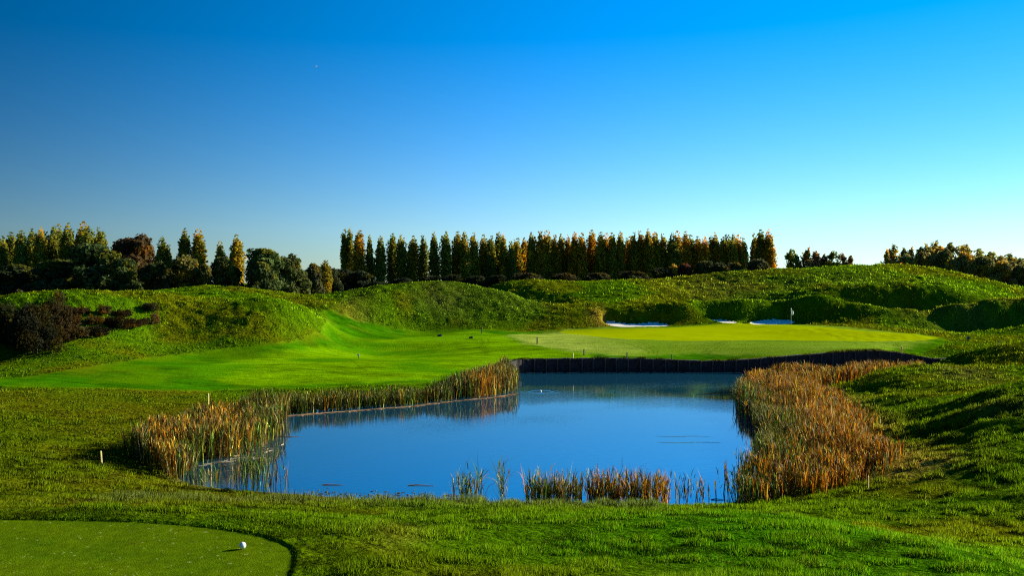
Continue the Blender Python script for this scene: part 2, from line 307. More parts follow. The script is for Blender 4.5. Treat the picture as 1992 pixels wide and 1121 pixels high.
jx = (fbm(fx * 1.7, fy * 1.7, 21) - .5) * .5
reg = np.zeros(len(Q), np.int32); m = (fy > 50) & (fy < 175)
def cls(P, val, j=1.0):
    mm = m & (fx > min(p[0] for p in P) - 2) & (fx < max(p[0] for p in P) + 2); i = np.where(mm)[0]
    reg[i[sdist(fx[i], fy[i], P) + jx[i] * j < 0]] = val
cls(semi_p, 1, 2); cls(fair_p, 2, 1.6); cls(apron_p, 3, .8); cls(green_p, 4, .3); cls(sandA, 5, 0); cls(sandB, 5, 0); cls(sandC, 5, 0)
mt = (fy > 10) & (fy < 30); i = np.where(mt)[0]; reg[i[inpoly(fx[i], fy[i], tee)]] = 6
# reed beds
bedL = region([(258, 895), (262, 885), (300, 872), (345, 852), (400, 834), (450, 820), (520, 806), (600, 793), (700, 786), (800, 780), (880, 766), (950, 748), (985, 742)]) + [W0(*p) for p in ((1003, 752), (1005, 762), (960, 771), (880, 779), (800, 789), (700, 797), (620, 803), (560, 808), (540, 830), (546, 850), (510, 870), (470, 890), (420, 895), (380, 905), (362, 930), (332, 934), (290, 917))]
bedR = [W0(*p) for p in ((1412, 984), (1434, 950), (1480, 925), (1480, 895), (1492, 865), (1468, 835), (1452, 815), (1438, 792), (1432, 776), (1445, 768), (1500, 764), (1570, 768), (1612, 776), (1630, 795), (1665, 818), (1692, 842), (1695, 858), (1680, 872), (1720, 890), (1748, 908), (1748, 925), (1700, 948), (1600, 968), (1500, 982))]
bedI = [W0(*p) for p in ((1440, 768), (1460, 752), (1530, 742), (1640, 737), (1790, 728), (1800, 735), (1700, 746), (1640, 755), (1560, 768))]
def blob(x, y, px, py, rx, ry, Yr=None):
    c = hit(px, py); k = c[1] / F
    return np.exp(-(((x - c[0]) / (rx * k)) ** 2 + ((y - c[1]) / ry) ** 2))
C = lambda *a: np.array(a, float)
ROUGH, DRY, OLIVE, DEEP = C(.095, .20, .002), C(.48, .34, .05), C(.165, .170, .003), C(.035, .125, .002)
SEMI, FAIR, APRON, GREEN, TEE, SAND = C(.034, .140, .0006), C(.125, .265, .0006), C(.31, .39, .055), C(.30, .38, .0005), C(.080, .135, .002), C(.80, .76, .66)  # APRON is paled: the sheen of dew sits in its base colour
def mix(a, b, t): t = np.asarray(t)[..., None]; return a * (1 - t) + b * t
def rough_col(x, y):
    n = fbm(x / 7, y / 7, 31); n2 = fbm(x / 1.5, y / 1.5, 33)
    c = mix(np.broadcast_to(ROUGH, x.shape + (3,)), OLIVE, sstep(.40, .68, n) * .8)
    c = mix(c, DEEP, sstep(.5, .8, n2) * .5)
    # left bank is tired olive grass
    lb = sstep(26, 32, y) * (1 - sstep(66, 76, y)) * (1 - sstep(-16, -3, x)); c = mix(c, C(.135, .130, .003), lb * .6 * (.4 + n))
    # deep green lush strip on the tee bank to the right and along the far foot
    tb = (1 - sstep(23, 30, y)) * sstep(-3, 5, x); c = mix(c, C(.052, .205, .002), tb * .8)
    # scorched ring round the right reed bed
    d = sdist(x, y, bedR); dr = np.exp(-(np.maximum(d, 0) / 1.5) ** 2) * sstep(-1.0, .5, d) * sstep(-2, 3, x) * sstep(43, 47, y)
    dr = np.maximum(dr, np.exp(-(((x - 18.0) / 2.2) ** 2 + ((y - 45.2) / 2.2) ** 2)))
    c = mix(c, DRY, np.clip(dr * (.35 + 1.0 * n2), 0, 1))
    ed = np.abs(sdist(x, y, pond)); c = mix(c, C(.20, .17, .05), np.exp(-(ed / .45) ** 2) * .5 * (y > 30))
    # reddish thin patches
    for px, py, rx, ry, k, cc in ((1165, 618, 18, 3, .9, C(.42, .28, .03)), (690, 605, 35, 7, .6, C(.22, .22, .02)), (1010, 585, 60, 6, .4, C(.16, .2, .02)), (870, 575, 70, 5, .45, C(.14, .09, .03)), (770, 1040, 60, 1.3, .6, C(.24, .18, .02)), (1870, 600, 120, 6, .4, C(.2, .17, .03)), (1400, 560, 90, 12, .5, C(.17, .17, .02)), (1880, 730, 60, 4, .5, C(.20, .16, .04)), (1940, 790, 60, 3, .5, C(.19, .15, .03)), (1600, 545, 200, 8, .3, C(.16, .18, .02))):
        c = mix(c, cc, blob(x, y, px, py, rx, ry) * k * (.4 + n2))
    return c * (.65 + .7 * fbm(x / .6, y / .6, 35))[..., None]
def mow_col(x, y, base, amt, s=1.0):
    n = fbm(x / 5 * s, y / 9 * s, 41); st = fbm(x * .55 + y * .18, y * .10, 43)
    return base * (1 - amt + 2 * amt * (.5 * n + .5 * st))[..., None]
def streak(x, y, k):   # grain of the mown grass, drawn out across the slope
    return .62 * fbm(x * .30 + y * .05, y * 1.1, k, 4) + .38 * vnoise(x * 1.1, y * 3.2, k + 3)
def col_of(r, x, y):
    c = rough_col(x, y)
    if r in (1, 2, 3, 4, 0):
        m = (y > 50) & (y < 150) & (np.abs(x) < 75); xx, yy = x[m], y[m]; cm = c[m]; j_ = (fbm(xx * .7, yy * .7, 21) - .5)
        s1 = 1 - sstep(-1.6, .8, sdist(xx, yy, semi_p) + j_ * 2.5)
        semi = SEMI * (.15 + 1.7 * streak(xx, yy, 41))[:, None]; semi = mix(semi, FAIR * .8, .55 * sstep(.5, .75, fbm(xx / 6, yy / 5, 55)))
        cm = mix(cm, semi, s1 * (1 if r else 0) * (1 - .35 * sstep(.45, .75, fbm(xx / 3, yy / 3, 51))))
        s2 = 1 - sstep(-.9, .9, sdist(xx, yy, fair_p) + j_ * 2.2)
        fr = FAIR * (.15 + 1.7 * streak(xx, yy, 44))[:, None]; fr = mix(fr, C(.05, .20, .001), .75 * sstep(.52, .72, fbm(xx / 9, yy / 4, 56))); fr = mix(fr, C(.17, .36, .002), .6 * sstep(.5, .75, fbm(xx / 8, yy / 3, 57)))
        cm = mix(cm, fr, s2 * (r > 0))
        s3 = 1 - sstep(-1.4, .3, sdist(xx, yy, apron_p) + j_ * 2.0)
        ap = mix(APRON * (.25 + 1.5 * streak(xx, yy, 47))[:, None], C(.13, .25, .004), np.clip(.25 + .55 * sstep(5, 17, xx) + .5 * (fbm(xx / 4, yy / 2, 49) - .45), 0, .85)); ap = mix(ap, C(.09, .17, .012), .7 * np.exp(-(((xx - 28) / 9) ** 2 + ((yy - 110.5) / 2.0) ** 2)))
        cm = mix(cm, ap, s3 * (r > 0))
        s4 = 1 - sstep(-.25, .25, sdist(xx, yy, green_p) + j_ * .3); gr = GREEN * (.86 + .28 * fbm(xx * .12, yy * .5, 58))[:, None]
        cm = mix(cm, gr, s4 * (r > 0)); c = c.copy(); c[m] = cm
    if r == 5: c = np.broadcast_to(SAND, x.shape + (3,)) * (.9 + .2 * fbm(x, y, 61))[..., None]
    if r == 6:
        f = fbm(x * 1.1, y * 1.1, 71); c = mix(np.broadcast_to(TEE, x.shape + (3,)), C(.052, .112, .002), sstep(.3, .8, f) * .8) * (.8 + .4 * vnoise(x * 9, y * 7, 72))[..., None]
        sp = vnoise(x * 22, y * 14, 73); c = mix(c, C(.40, .42, .14), (sp > .94) * .5); c = mix(c, C(.05, .04, .01), (vnoise(x * 7, y * 9, 75) > .965) * .8)
    # wheel tracks of the mowers pressed in the apron and fairway
    if r in (2, 3):
        for P in tracks:
            d = edist(x, y, P, False); c = mix(c, c * .55, np.exp(-(d / .09) ** 2) * .7)
    return c
tracks = []
for pts in (((1130, 657), (1190, 664), (1240, 674), (1262, 684), (1262, 690)), ((1165, 657), (1215, 664), (1255, 674), (1272, 682), (1272, 690)), ((1175, 657), (1225, 663), (1262, 672), (1280, 682), (1278, 692)), ((1420, 660), (1400, 668), (1365, 688)), ((1428, 661), (1410, 668), (1378, 688)), ((948, 652), (935, 660), (940, 668), (930, 678), (945, 686)), ((958, 652), (948, 660), (952, 668), (940, 678), (950, 684)), ((680, 700), (700, 716), (712, 722)), ((1000, 655), (1040, 661), (1090, 664))):
    tracks.append(region(pts))
def mat(name, rough=.8, colattr=True, color=(.5, .5, .5), bump=None, noise=None, trans=0, spec=.3, objcol=False):
    m = bpy.data.materials.new(name); m.use_nodes = True; n = m.node_tree; b = n.nodes['Principled BSDF']; out = n.nodes['Material Output']
    b.inputs['Roughness'].default_value = rough; b.inputs['Specular IOR Level'].default_value = spec
    if colattr:
        a = n.nodes.new('ShaderNodeVertexColor'); a.layer_name = 'col'; src = a.outputs[0]
    elif objcol:
        a = n.nodes.new('ShaderNodeObjectInfo'); src = a.outputs['Color']
    else:
        a = n.nodes.new('ShaderNodeRGB'); a.outputs[0].default_value = (*color, 1); src = a.outputs[0]
    if noise:
        sc, lo, hi = noise; tc = n.nodes.new('ShaderNodeNewGeometry'); t = n.nodes.new('ShaderNodeTexNoise'); t.inputs['Scale'].default_value = sc; t.inputs['Detail'].default_value = 4
        n.links.new(tc.outputs['Position'], t.inputs['Vector']); mr = n.nodes.new('ShaderNodeMapRange'); mr.inputs[1].default_value = .3; mr.inputs[2].default_value = .7
        mr.inputs[3].default_value = lo; mr.inputs[4].default_value = hi; n.links.new(t.outputs['Fac'], mr.inputs[0])
        mu = n.nodes.new('ShaderNodeVectorMath'); mu.operation = 'SCALE'; n.links.new(src, mu.inputs[0]); n.links.new(mr.outputs[0], mu.inputs['Scale']); src = mu.outputs[0]
    n.links.new(src, b.inputs['Base Color'])
    if bump:
        sc, st, dist = bump; tc = n.nodes.new('ShaderNodeNewGeometry'); t = n.nodes.new('ShaderNodeTexNoise'); t.inputs['Scale'].default_value = sc; t.inputs['Detail'].default_value = 5
        n.links.new(tc.outputs['Position'], t.inputs['Vector']); bp = n.nodes.new('ShaderNodeBump'); bp.inputs['Strength'].default_value = st; bp.inputs['Distance'].default_value = dist
        n.links.new(t.outputs['Fac'], bp.inputs['Height']); n.links.new(bp.outputs[0], b.inputs['Normal'])
    if trans:
        tr = n.nodes.new('ShaderNodeBsdfTranslucent'); n.links.new(src, tr.inputs[0]); mx = n.nodes.new('ShaderNodeMixShader'); mx.inputs[0].default_value = trans
        n.links.new(b.outputs[0], mx.inputs[1]); n.links.new(tr.outputs[0], mx.inputs[2]); n.links.new(mx.outputs[0], out.inputs[0])
    return m
M_rough = mat('rough turf', .9, noise=(5, .6, 1.25), bump=(4, .8, .25), spec=0)
M_mown = mat('mown turf', .85, noise=(5, .68, 1.22), bump=(9, .8, .05), spec=0)
M_smooth = mat('putting turf', .8, noise=(3, .95, 1.05), bump=(20, .2, .01), spec=0)
M_sand = mat('bunker sand', .95, noise=(6, .92, 1.05), bump=(8, .4, .03), spec=0)
M_tee = mat('tee turf', .85, noise=(28, .65, 1.3), bump=(45, .8, .02), spec=0)
allV = np.stack([GX.ravel(), GY.ravel(), GZ.ravel()], 1)
for r, name, mt_, cat, lab in ((0, 'ground', M_rough, 0, 'rough grass land with banks and mounds'), (1, 'semi_rough', M_mown, 0, 'mown vivid green semi rough'), (2, 'fairway', M_mown, 0, 'light green fairway'), (3, 'green_apron', M_mown, 0, 'apron below the putting green, dew sheen in its pale colour'), (4, 'putting_green', M_smooth, 0, 'smooth yellow green putting surface'), (5, 'bunker_sand', M_sand, 0, 'white bunker sand'), (6, 'tee', M_tee, 0, 'closely mown tee with rounded corner')):
    q = Q[reg == r]; u, inv = np.unique(q, return_inverse=True); V = allV[u]; cv = col_of(r, V[:, 0], V[:, 1])
    me = npmesh(name, V, inv.reshape(-1, 4), cv * (.72 if r == 0 else 1), True)
    tag(obj(name, me, mt_), lab, kind='structure')
# ---------------------------------------------------------------- pond water
i = np.where((fy > 30) & (fy < 112))[0]; sdw = sdist(fx[i], fy[i], pond); q = Q[i[sdw < 1.2]]
q = q[(GX.ravel()[q].max(1) < 60)]
u, inv = np.unique(q, return_inverse=True); V = allV[u].copy(); V[:, 2] = 0
ring = W0(1052, 762); d = np.hypot(V[:, 0] - ring[0], V[:, 1] - ring[1])
V[:, 2] += .018 * np.exp(-((d - .95) / .13) ** 2) + .007 * np.exp(-((d - 1.5) / .12) ** 2)
m = bpy.data.materials.new('pond water'); m.use_nodes = True; n = m.node_tree; b = n.nodes['Principled BSDF']
b.inputs['Base Color'].default_value = (.006, .05, .09, 1); b.inputs['Roughness'].default_value = .5; b.inputs['Specular IOR Level'].default_value = 0
gl = n.nodes.new('ShaderNodeBsdfGlossy'); gl.inputs['Color'].default_value = (.90, .98, 1, 1); gl.inputs['Roughness'].default_value = .02
lw = n.nodes.new('ShaderNodeFresnel'); lw.inputs['IOR'].default_value = 14.0; mxw = n.nodes.new('ShaderNodeMixShader'); n.links.new(lw.outputs[0], mxw.inputs[0])
n.links.new(b.outputs[0], mxw.inputs[1]); n.links.new(gl.outputs[0], mxw.inputs[2]); n.links.new(mxw.outputs[0], n.nodes['Material Output'].inputs[0])
tc = n.nodes.new('ShaderNodeNewGeometry'); mp = n.nodes.new('ShaderNodeMapping'); mp.inputs['Scale'].default_value = (.9, 2.4, 1)
t = n.nodes.new('ShaderNodeTexNoise'); t.inputs['Scale'].default_value = 2.6; t.inputs['Detail'].default_value = 3
t2 = n.nodes.new('ShaderNodeTexNoise'); t2.inputs['Scale'].default_value = .06; t2.inputs['Detail'].default_value = 2
mr = n.nodes.new('ShaderNodeMapRange'); mr.inputs[1].default_value = .42; mr.inputs[2].default_value = .6; mr.inputs[3].default_value = .12; mr.inputs[4].default_value = .75
mu = n.nodes.new('ShaderNodeMath'); mu.operation = 'MULTIPLY'; bp = n.nodes.new('ShaderNodeBump'); bp.inputs['Strength'].default_value = .35; bp.inputs['Distance'].default_value = .02
n.links.new(tc.outputs['Position'], mp.inputs[0]); n.links.new(mp.outputs[0], t.inputs['Vector']); n.links.new(tc.outputs['Position'], t2.inputs['Vector'])
n.links.new(t2.outputs['Fac'], mr.inputs[0]); n.links.new(mr.outputs[0], mu.inputs[0]); n.links.new(t.outputs['Fac'], mu.inputs[1]); n.links.new(mu.outputs[0], bp.inputs['Height']); n.links.new(bp.outputs[0], gl.inputs['Normal'])
tag(obj('pond_water', npmesh('pond_water', V, inv.reshape(-1, 4), None, True), m), 'calm blue pond water', kind='structure')
# ---------------------------------------------------------------- grass blades standing on the rough
thd, lr = th, np.log(rr); REG = reg.reshape(NR - 1, NT)
def cell(x, y):
    t = np.degrees(np.arctan2(x, y)); l = np.log(np.hypot(x, y))
    j = np.clip(np.searchsorted(thd, t) - 1, 0, NT - 2); i = np.clip(np.searchsorted(lr, l) - 1, 0, NR - 2)
    return i, j, (t - thd[j]) / (thd[j + 1] - thd[j]), (l - lr[i]) / (lr[i + 1] - lr[i])
def ground_z(x, y):
    i, j, a, b = cell(x, y)
    return (GZ[i, j] * (1 - a) + GZ[i, j + 1] * a) * (1 - b) + (GZ[i + 1, j] * (1 - a) + GZ[i + 1, j + 1] * a) * b
def blades(rng, x, y, z, h, wd, col, lean=.5, bl=1):
    """one triangle per blade; bl blades per spot"""
    x, y, z, h, wd = (np.repeat(a, bl) for a in (x, y, z, h, wd)); col = np.repeat(col, bl, 0); n = len(x)
    a = rng.uniform(0, 2 * np.pi, n); l = rng.normal(0, lean, n) * h; g = rng.uniform(0, 2 * np.pi, n)
    h = h * rng.uniform(.55, 1.15, n); sp = wd * rng.uniform(0, 1.5, n); x = x + sp * np.cos(g); y = y + sp * np.sin(g)
    dx, dy = np.cos(a) * wd / 2, np.sin(a) * wd / 2
    V = np.empty((n, 3, 3), np.float32)
    V[:, 0] = np.stack([x - dx, y - dy, z - .02], 1); V[:, 1] = np.stack([x + dx, y + dy, z - .02], 1)
    V[:, 2] = np.stack([x + l * np.cos(g), y + l * np.sin(g), z + h], 1)
    k = rng.uniform(.7, 1.3, (n, 1)); cc = np.repeat(col * k, 3, 0)
    e_ = .35; nrm = np.stack([ground_z(x - e_, y) - ground_z(x + e_, y), ground_z(x, y - e_) - ground_z(x, y + e_), np.full(n, 2 * e_)], 1)
    nrm /= np.linalg.norm(nrm, axis=1)[:, None]; nrm = nrm + rng.normal(0, .36, (n, 3)); nrm /= np.linalg.norm(nrm, axis=1)[:, None]
    return V.reshape(-1, 3), np.arange(3 * n).reshape(-1, 3), cc, np.repeat(nrm, 3, 0)
def blade_mesh(name, V, Fc, cc, nrm):
    me = npmesh(name, V, Fc, cc); a = me.attributes.new('lie', 'FLOAT_VECTOR', 'POINT'); a.data.foreach_set('vector', nrm.astype(np.float32).ravel()); return me
M_blade = mat('grass blades', .6, trans=.30, spec=0)
n_ = M_blade.node_tree; at_ = n_.nodes.new('ShaderNodeAttribute'); at_.attribute_name = 'lie'      # blades take the lie of the slope they grow on
for q_ in n_.nodes:
    if q_.type in ('BSDF_PRINCIPLED', 'BSDF_TRANSLUCENT'): n_.links.new(at_.outputs['Vector'], q_.inputs['Normal'])
rng = np.random.default_rng(4)
n = 900000
px = rng.uniform(-190, 2190, n); ly = np.exp(rng.uniform(math.log(16), math.log(205), n)); x = (px - CX) / F * ly; y = ly
i, j, a, b = cell(x, y); rg = REG[i, j]
sdp = sdist(x, y, pond)
keep = (rg == 0) & (sdp > .25)
x, y, sdp = x[keep], y[keep], sdp[keep]; z = ground_z(x, y)
fg = 1 - sstep(24, 30, y); hill = sstep(3.3, 4.5, z) * sstep(85, 100, y) 
right = sstep(8, 16, x) * sstep(30, 40, y)
tuft = vnoise(x / .55, y / .55, 81); t2 = vnoise(x / 1.4, y / 1.1, 83); t3 = fbm(x / 5, y / 5, 85)
sz = fg * .08 + (1 - fg) * (.10 + .05 * right + .0 * hill)
hh = sz * (.22 + 2.0 * sstep(.42, .85, tuft) * (.3 + t3) + .5 * sstep(.5, .9, t2))
shore = np.exp(-((y - 35.5) / 3.2) ** 2) * (x > -14) * (x < 5); hh = hh * (1 + 1.1 * shore * (tuft > .4))
tdist = sdist(x, y, tee); hh = np.where((tdist < .8), np.minimum(hh, .05), hh)
wd = np.maximum(.011, .00075 * y) * (1 + .2 * hill)
c = rough_col(x, y); c = c * (1.12 + .25 * fg)[:, None]; c = c * ((.42 - .12 * hill + (1.15 + .35 * hill) * sstep(.25, .75, tuft)) * (1 + .6 * hill))[:, None]; c = mix(c, C(.21, .36, .006), sstep(.55, .85, tuft) * .5); c = mix(c, C(.34, .36, .07), (rng.random(len(x)) > .93) * .6)  # tuft gaps darkened, tops yellowed: shade and sunlight put into the blade colour
c = mix(c, C(.25, .28, .10), shore * .5)
near = y < 62
me = blade_mesh('foreground_grass', *blades(rng, x[near], y[near], z[near], hh[near], wd[near], c[near], .45, 3))
tag(obj('foreground_grass', me, M_blade), 'short tufty grass between the tee and the pond', kind='stuff')
me = blade_mesh('hill_grass', *blades(rng, x[~near], y[~near], z[~near], hh[~near], wd[~near], c[~near], .45, 2))
tag(obj('hill_grass', me, M_blade), 'rough tufty grass over the far mounds', kind='stuff')
# ---------------------------------------------------------------- reeds
M_reed = mat('reed leaves', .6, trans=.25, spec=.12)
def reeds(rng, x, y, z, h, col, leaves=4, w=.045, bend=.35, bendvar=1.0):
    n0 = len(x); rp = lambda a: np.repeat(a, leaves, 0)
    lean = rp(rng.normal(0, .07, (n0, 2))); x, y, z, h, col = rp(x), rp(y), rp(z), rp(h), rp(col); n = len(x)
    t0 = rng.uniform(0, .55, n) * (rng.random(n) > .35); sh_ = rng.random(n) < .5; t0 = np.where(sh_, rng.uniform(.25, .85, n), t0); L = h * np.where(sh_, rng.uniform(.14, .30, n), (1 - t0) * rng.uniform(.55, 1.12, n))
    a = rng.uniform(0, 2 * np.pi, n); bd = np.abs(rng.normal(0, bend, n)) * L * np.where(sh_, 3.0, 1)
    b = np.stack([x + lean[:, 0] * h * t0, y + lean[:, 1] * h * t0, z + h * t0], 1)
    ww = w * rng.uniform(.6, 1.2, n); g = a + rng.uniform(.8, 2.3, n); d = np.stack([np.cos(g) * ww / 2, np.sin(g) * ww / 2, 0 * g], 1)
    dirv = np.stack([np.cos(a) * bd, np.sin(a) * bd, 0 * a], 1); up = np.stack([lean[:, 0] * L, lean[:, 1] * L, L], 1)
    m = b + up * .58 + dirv * .3; t = b + up * np.where(bd / L > .5, .82, 1.0)[:, None] + dirv
    V = np.stack([b - d, b + d, m + d * .9, m - d * .9, t], 1).reshape(-1, 3)
    k = np.arange(n)[:, None] * 5; Fc = np.concatenate([k + [0, 1, 2], k + [0, 2, 3], k + [3, 2, 4]])
    cc = col * np.exp(rng.normal(-.35, .75, (n, 1))); br = rng.random(n) > .95; cc[br] = C(.62, .50, .20) * rng.uniform(.6, 1.1, (br.sum(), 1))
    return V, Fc, np.repeat(np.clip(cc, 0, 1), 5, 0)
def scatter_poly(rng, P, dens):
    P_ = np.array(P); lo, hi = P_.min(0), P_.max(0); n = int((hi - lo).prod() * dens)
    x = rng.uniform(lo[0], hi[0], n); y = rng.uniform(lo[1], hi[1], n); k = inpoly(x, y, P); return x[k], y[k]
OLV, TAN, RUST, GRN, BRN = C(.11, .12, .008), C(.44, .28, .030), C(.58, .22, .008), C(.07, .14, .015), C(.08, .04, .010)
def pick(rng, n, ws):
    k = rng.choice(5, n, p=np.array(ws) / sum(ws)); return np.stack([OLV, TAN, RUST, GRN, BRN])[k]
rng = np.random.default_rng(11)
x, y = scatter_poly(rng, bedL, 34); x = x + rng.normal(0, .15, len(x)); y = y + rng.normal(0, .15, len(x))
z = np.clip(ground_z(x, y), -.05, .25); px = x / y * F + CX
hn = fbm(x / 1.8, y / 1.8, 91); h = (.95 + 1.2 * hn) * (1 - .25 * sstep(560, 700, px) * (1 - sstep(820, 930, px))) * (1 + .12 * sstep(860, 940, px))
cz = fbm(x / 2.5, y / 2.5, 93); rr_ = rng.random(len(x)); hot = np.clip(.85 * np.exp(-((px - 310) / 60) ** 2) + .75 * np.exp(-((px - 430) / 60) ** 2) + 1.0 * np.exp(-((px - 945) / 35) ** 2) + .03, 0, 1) * (cz > .36)
c = np.where((rr_ < hot * .75)[:, None], pick(rng, len(x), (1, 3, 5, 0, 2)), pick(rng, len(x), (7, 1.2, .3, 5, 3)))
tag(obj('reed_bed', npmesh('reed_bed', *reeds(rng, x, y, z, h, c, 5, .05, .22)), M_reed), 'tall olive and rust reeds along the left and far bank of the pond', kind='stuff')
x, y = scatter_poly(rng, bedR, 28); x = x + rng.normal(0, .2, len(x)); y = y + rng.normal(0, .2, len(x))
z = np.maximum(ground_z(x, y), -.05)
wd_ = edist(x, y, [W0(*p) for p in ((1412, 984), (1434, 950), (1480, 925), (1480, 895), (1492, 865), (1468, 835), (1452, 815), (1438, 792), (1432, 776))], False)
ld = edist(x, y, [W0(*p) for p in ((1500, 982), (1600, 968), (1700, 948), (1748, 925), (1748, 908), (1680, 872), (1695, 858), (1692, 842), (1630, 795), (1612, 776))], False)
hn = fbm(x / 2, y / 2, 95); h = (.95 + 1.35 * hn) * (.62 + .38 * sstep(0, 2.2, ld))
rust = sstep(.7, 2.8, wd_ + 2.2 * (fbm(x / 2.2, y / 2.2, 97) - .5)); 
c = np.where((rng.random(len(x)) < rust * .88)[:, None], pick(rng, len(x), (1.0, 2.0, 7, .3, 2)), pick(rng, len(x), (5, 2, .5, 4, .8)))
tag(obj('reed_bed', npmesh('reed_bed', *reeds(rng, x, y, z, h, c, 5, .045, .25)), M_reed), 'broad bed of rust brown reeds on the right bank of the pond', kind='stuff')
x, y = scatter_poly(rng, bedI, 24); z = np.maximum(ground_z(x, y), -.05); h = 1.05 + 1.0 * fbm(x / 2, y / 2, 99)
c = pick(rng, len(x), (1.5, 3.5, 4.5, .3, 3))
tag(obj('reed_bed', npmesh('reed_bed', *reeds(rng, x, y, z, h, c, 5, .06, .2)), M_reed), 'low brown reeds in the inlet below the retaining wall', kind='stuff')
def clump(px0, px1, py, hpx, nst, ws, label, bend=.3, depth=.5, leaves=4, w=.035):
    Y = EYE * F / (py - HY); n = nst; x = (rng.uniform(px0, px1, n) - CX) / F * Y; y = Y + rng.normal(0, depth, n)
    cx = ((px0 + px1) / 2 - CX) / F * Y; h = 1.3 * hpx / F * Y * rng.uniform(.6, 1.05, n)
    V, Fc, cc = reeds(rng, x - cx, y - Y, np.full(n, -.1), h, pick(rng, n, ws), leaves, w, bend)
    o = obj('reed_clump', npmesh('reed_clump', V, Fc, cc), M_reed); o.location = (cx, Y, 0)
    tag(o, label, 'reed clump', 'small clumps of reeds standing at the edge of the pond')
G_, M_, R_ = (3, 1, .2, 6, .5), (4, 3, 2, 3, 1), (2, 3, 5, 1, 2.5)
clump(882, 938, 977, 66, 46, G_, 'loose green reed clump at the near shore, left of the single tall spray', .5)
clump(966, 988, 979, 82, 16, G_, 'narrow tall green spray of reeds with one upright spike at the near shore', .45, .25, 4)
clump(1022, 1132, 984, 58, 230, M_, 'dense olive and orange reed clump at the near shore, left of the widest one', .28)
clump(1142, 1300, 984, 62, 360, R_, 'widest rust brown reed clump in the middle of the near shore', .25)
clump(1318, 1378, 982, 54, 34, M_, 'thin pale green reed clump just left of the rusty reed bed', .25)
clump(372, 424, 941, 36, 26, G_, 'short pale reed clump in the water below the left reed bed', .45)
clump(458, 528, 956, 84, 80, (2, 1, .2, 7, 1.2), 'tall dark green rush clump near the left corner of the pond', .3, .45, 4, .028)
clump(530, 562, 958, 74, 16, (1, 0, 0, 4, 5), 'sparse dark rush clump right of the tall green one', .28, .3, 3, .028)
# ---------------------------------------------------------------- trees and shrubs
def foliage_mat(name, tr=.3):
    m = mat(name, .65, trans=tr, spec=.02); n = m.node_tree
    vc = [q for q in n.nodes if q.type == 'VERTEX_COLOR'][0]; oi = n.nodes.new('ShaderNodeObjectInfo'); mu = n.nodes.new('ShaderNodeVectorMath'); mu.operation = 'MULTIPLY'
    outs = [l.to_socket for l in vc.outputs[0].links]; n.links.new(vc.outputs[0], mu.inputs[0]); n.links.new(oi.outputs['Color'], mu.inputs[1])
    for s_ in outs: n.links.new(mu.outputs[0], s_)
    return m
M_leaf = foliage_mat('tree foliage', .45)
M_bark = mat('bark', .9, colattr=False, color=(.07, .055, .04), noise=(6, .6, 1.3), bump=(12, .6, .03))
def leaves_mesh(name, seed, lobes, n, size, warm=.2, shell=.55, out=.6, warmc=(2.0, 1.4, .5)):
    rng = np.random.default_rng(seed); Lb = np.array([l[:6] for l in lobes]); wgt = (Lb[:, 3] * Lb[:, 5]) ** .8; k = rng.choice(len(Lb), n, p=wgt / wgt.sum())
    d = rng.normal(0, 1, (n, 3)); d /= np.linalg.norm(d, axis=1)[:, None]; r = rng.uniform(shell, 1.0, n) ** .7 * (1 + .25 * rng.random(n) ** 4)
    P = Lb[k, :3] + d * Lb[k, 3:] * r[:, None]
    nn = d * out + rng.normal(0, .6, (n, 3)); nn /= np.linalg.norm(nn, axis=1)[:, None]
    u = np.cross(nn, rng.normal(0, 1, (n, 3))); u /= np.linalg.norm(u, axis=1)[:, None]; v = np.cross(nn, u); s = size * rng.uniform(.5, 1.35, (n, 1)); q = rng.uniform(.45, .9, (n, 1))
    V = np.stack([P - u * s, P - v * s * q, P + u * s, P + v * s * q], 1).reshape(-1, 3); V[:, 2] = np.maximum(V[:, 2], .02)
    lobc = np.where(rng.random((len(Lb), 1)) < warm, C(*warmc), C(1, 1, 1)) * rng.uniform(.7, 1.25, (len(Lb), 1))
    cc = lobc[k] * rng.uniform(.65, 1.35, (n, 1))
    me = npmesh(name, V, np.arange(4 * n).reshape(-1, 4), np.repeat(cc, 4, 0)); me.materials.append(M_leaf); return me
def trunk_mesh(seed, h, r, limbs=5, up=.9):
    rd = random.Random(seed); m = MB(); m.tube([(0, 0, -.6), (rd.uniform(-.1, .1), 0, h * .35), (rd.uniform(-.2, .2), rd.uniform(-.2, .2), h * .75), (0, 0, h * .95)], [r, r * .75, r * .4, r * .12], 8)
    for i in range(limbs):
        z = h * rd.uniform(.12, .6); a = rd.uniform(0, 6.28); l = h * rd.uniform(.05, .11) if limbs == 6 else h * rd.uniform(.14, .22)
        m.tube([(0, 0, z), (math.cos(a) * l * .45, math.sin(a) * l * .45, z + l * up * .6), (math.cos(a) * l * .8, math.sin(a) * l * .8, z + l * up * 1.2)], [r * .45, r * .28, r * .08], 6)
    me = bpy.data.meshes.new('trunk'); me.from_pydata(m.v, [], m.f); me.update(); me.materials.append(M_bark); return me
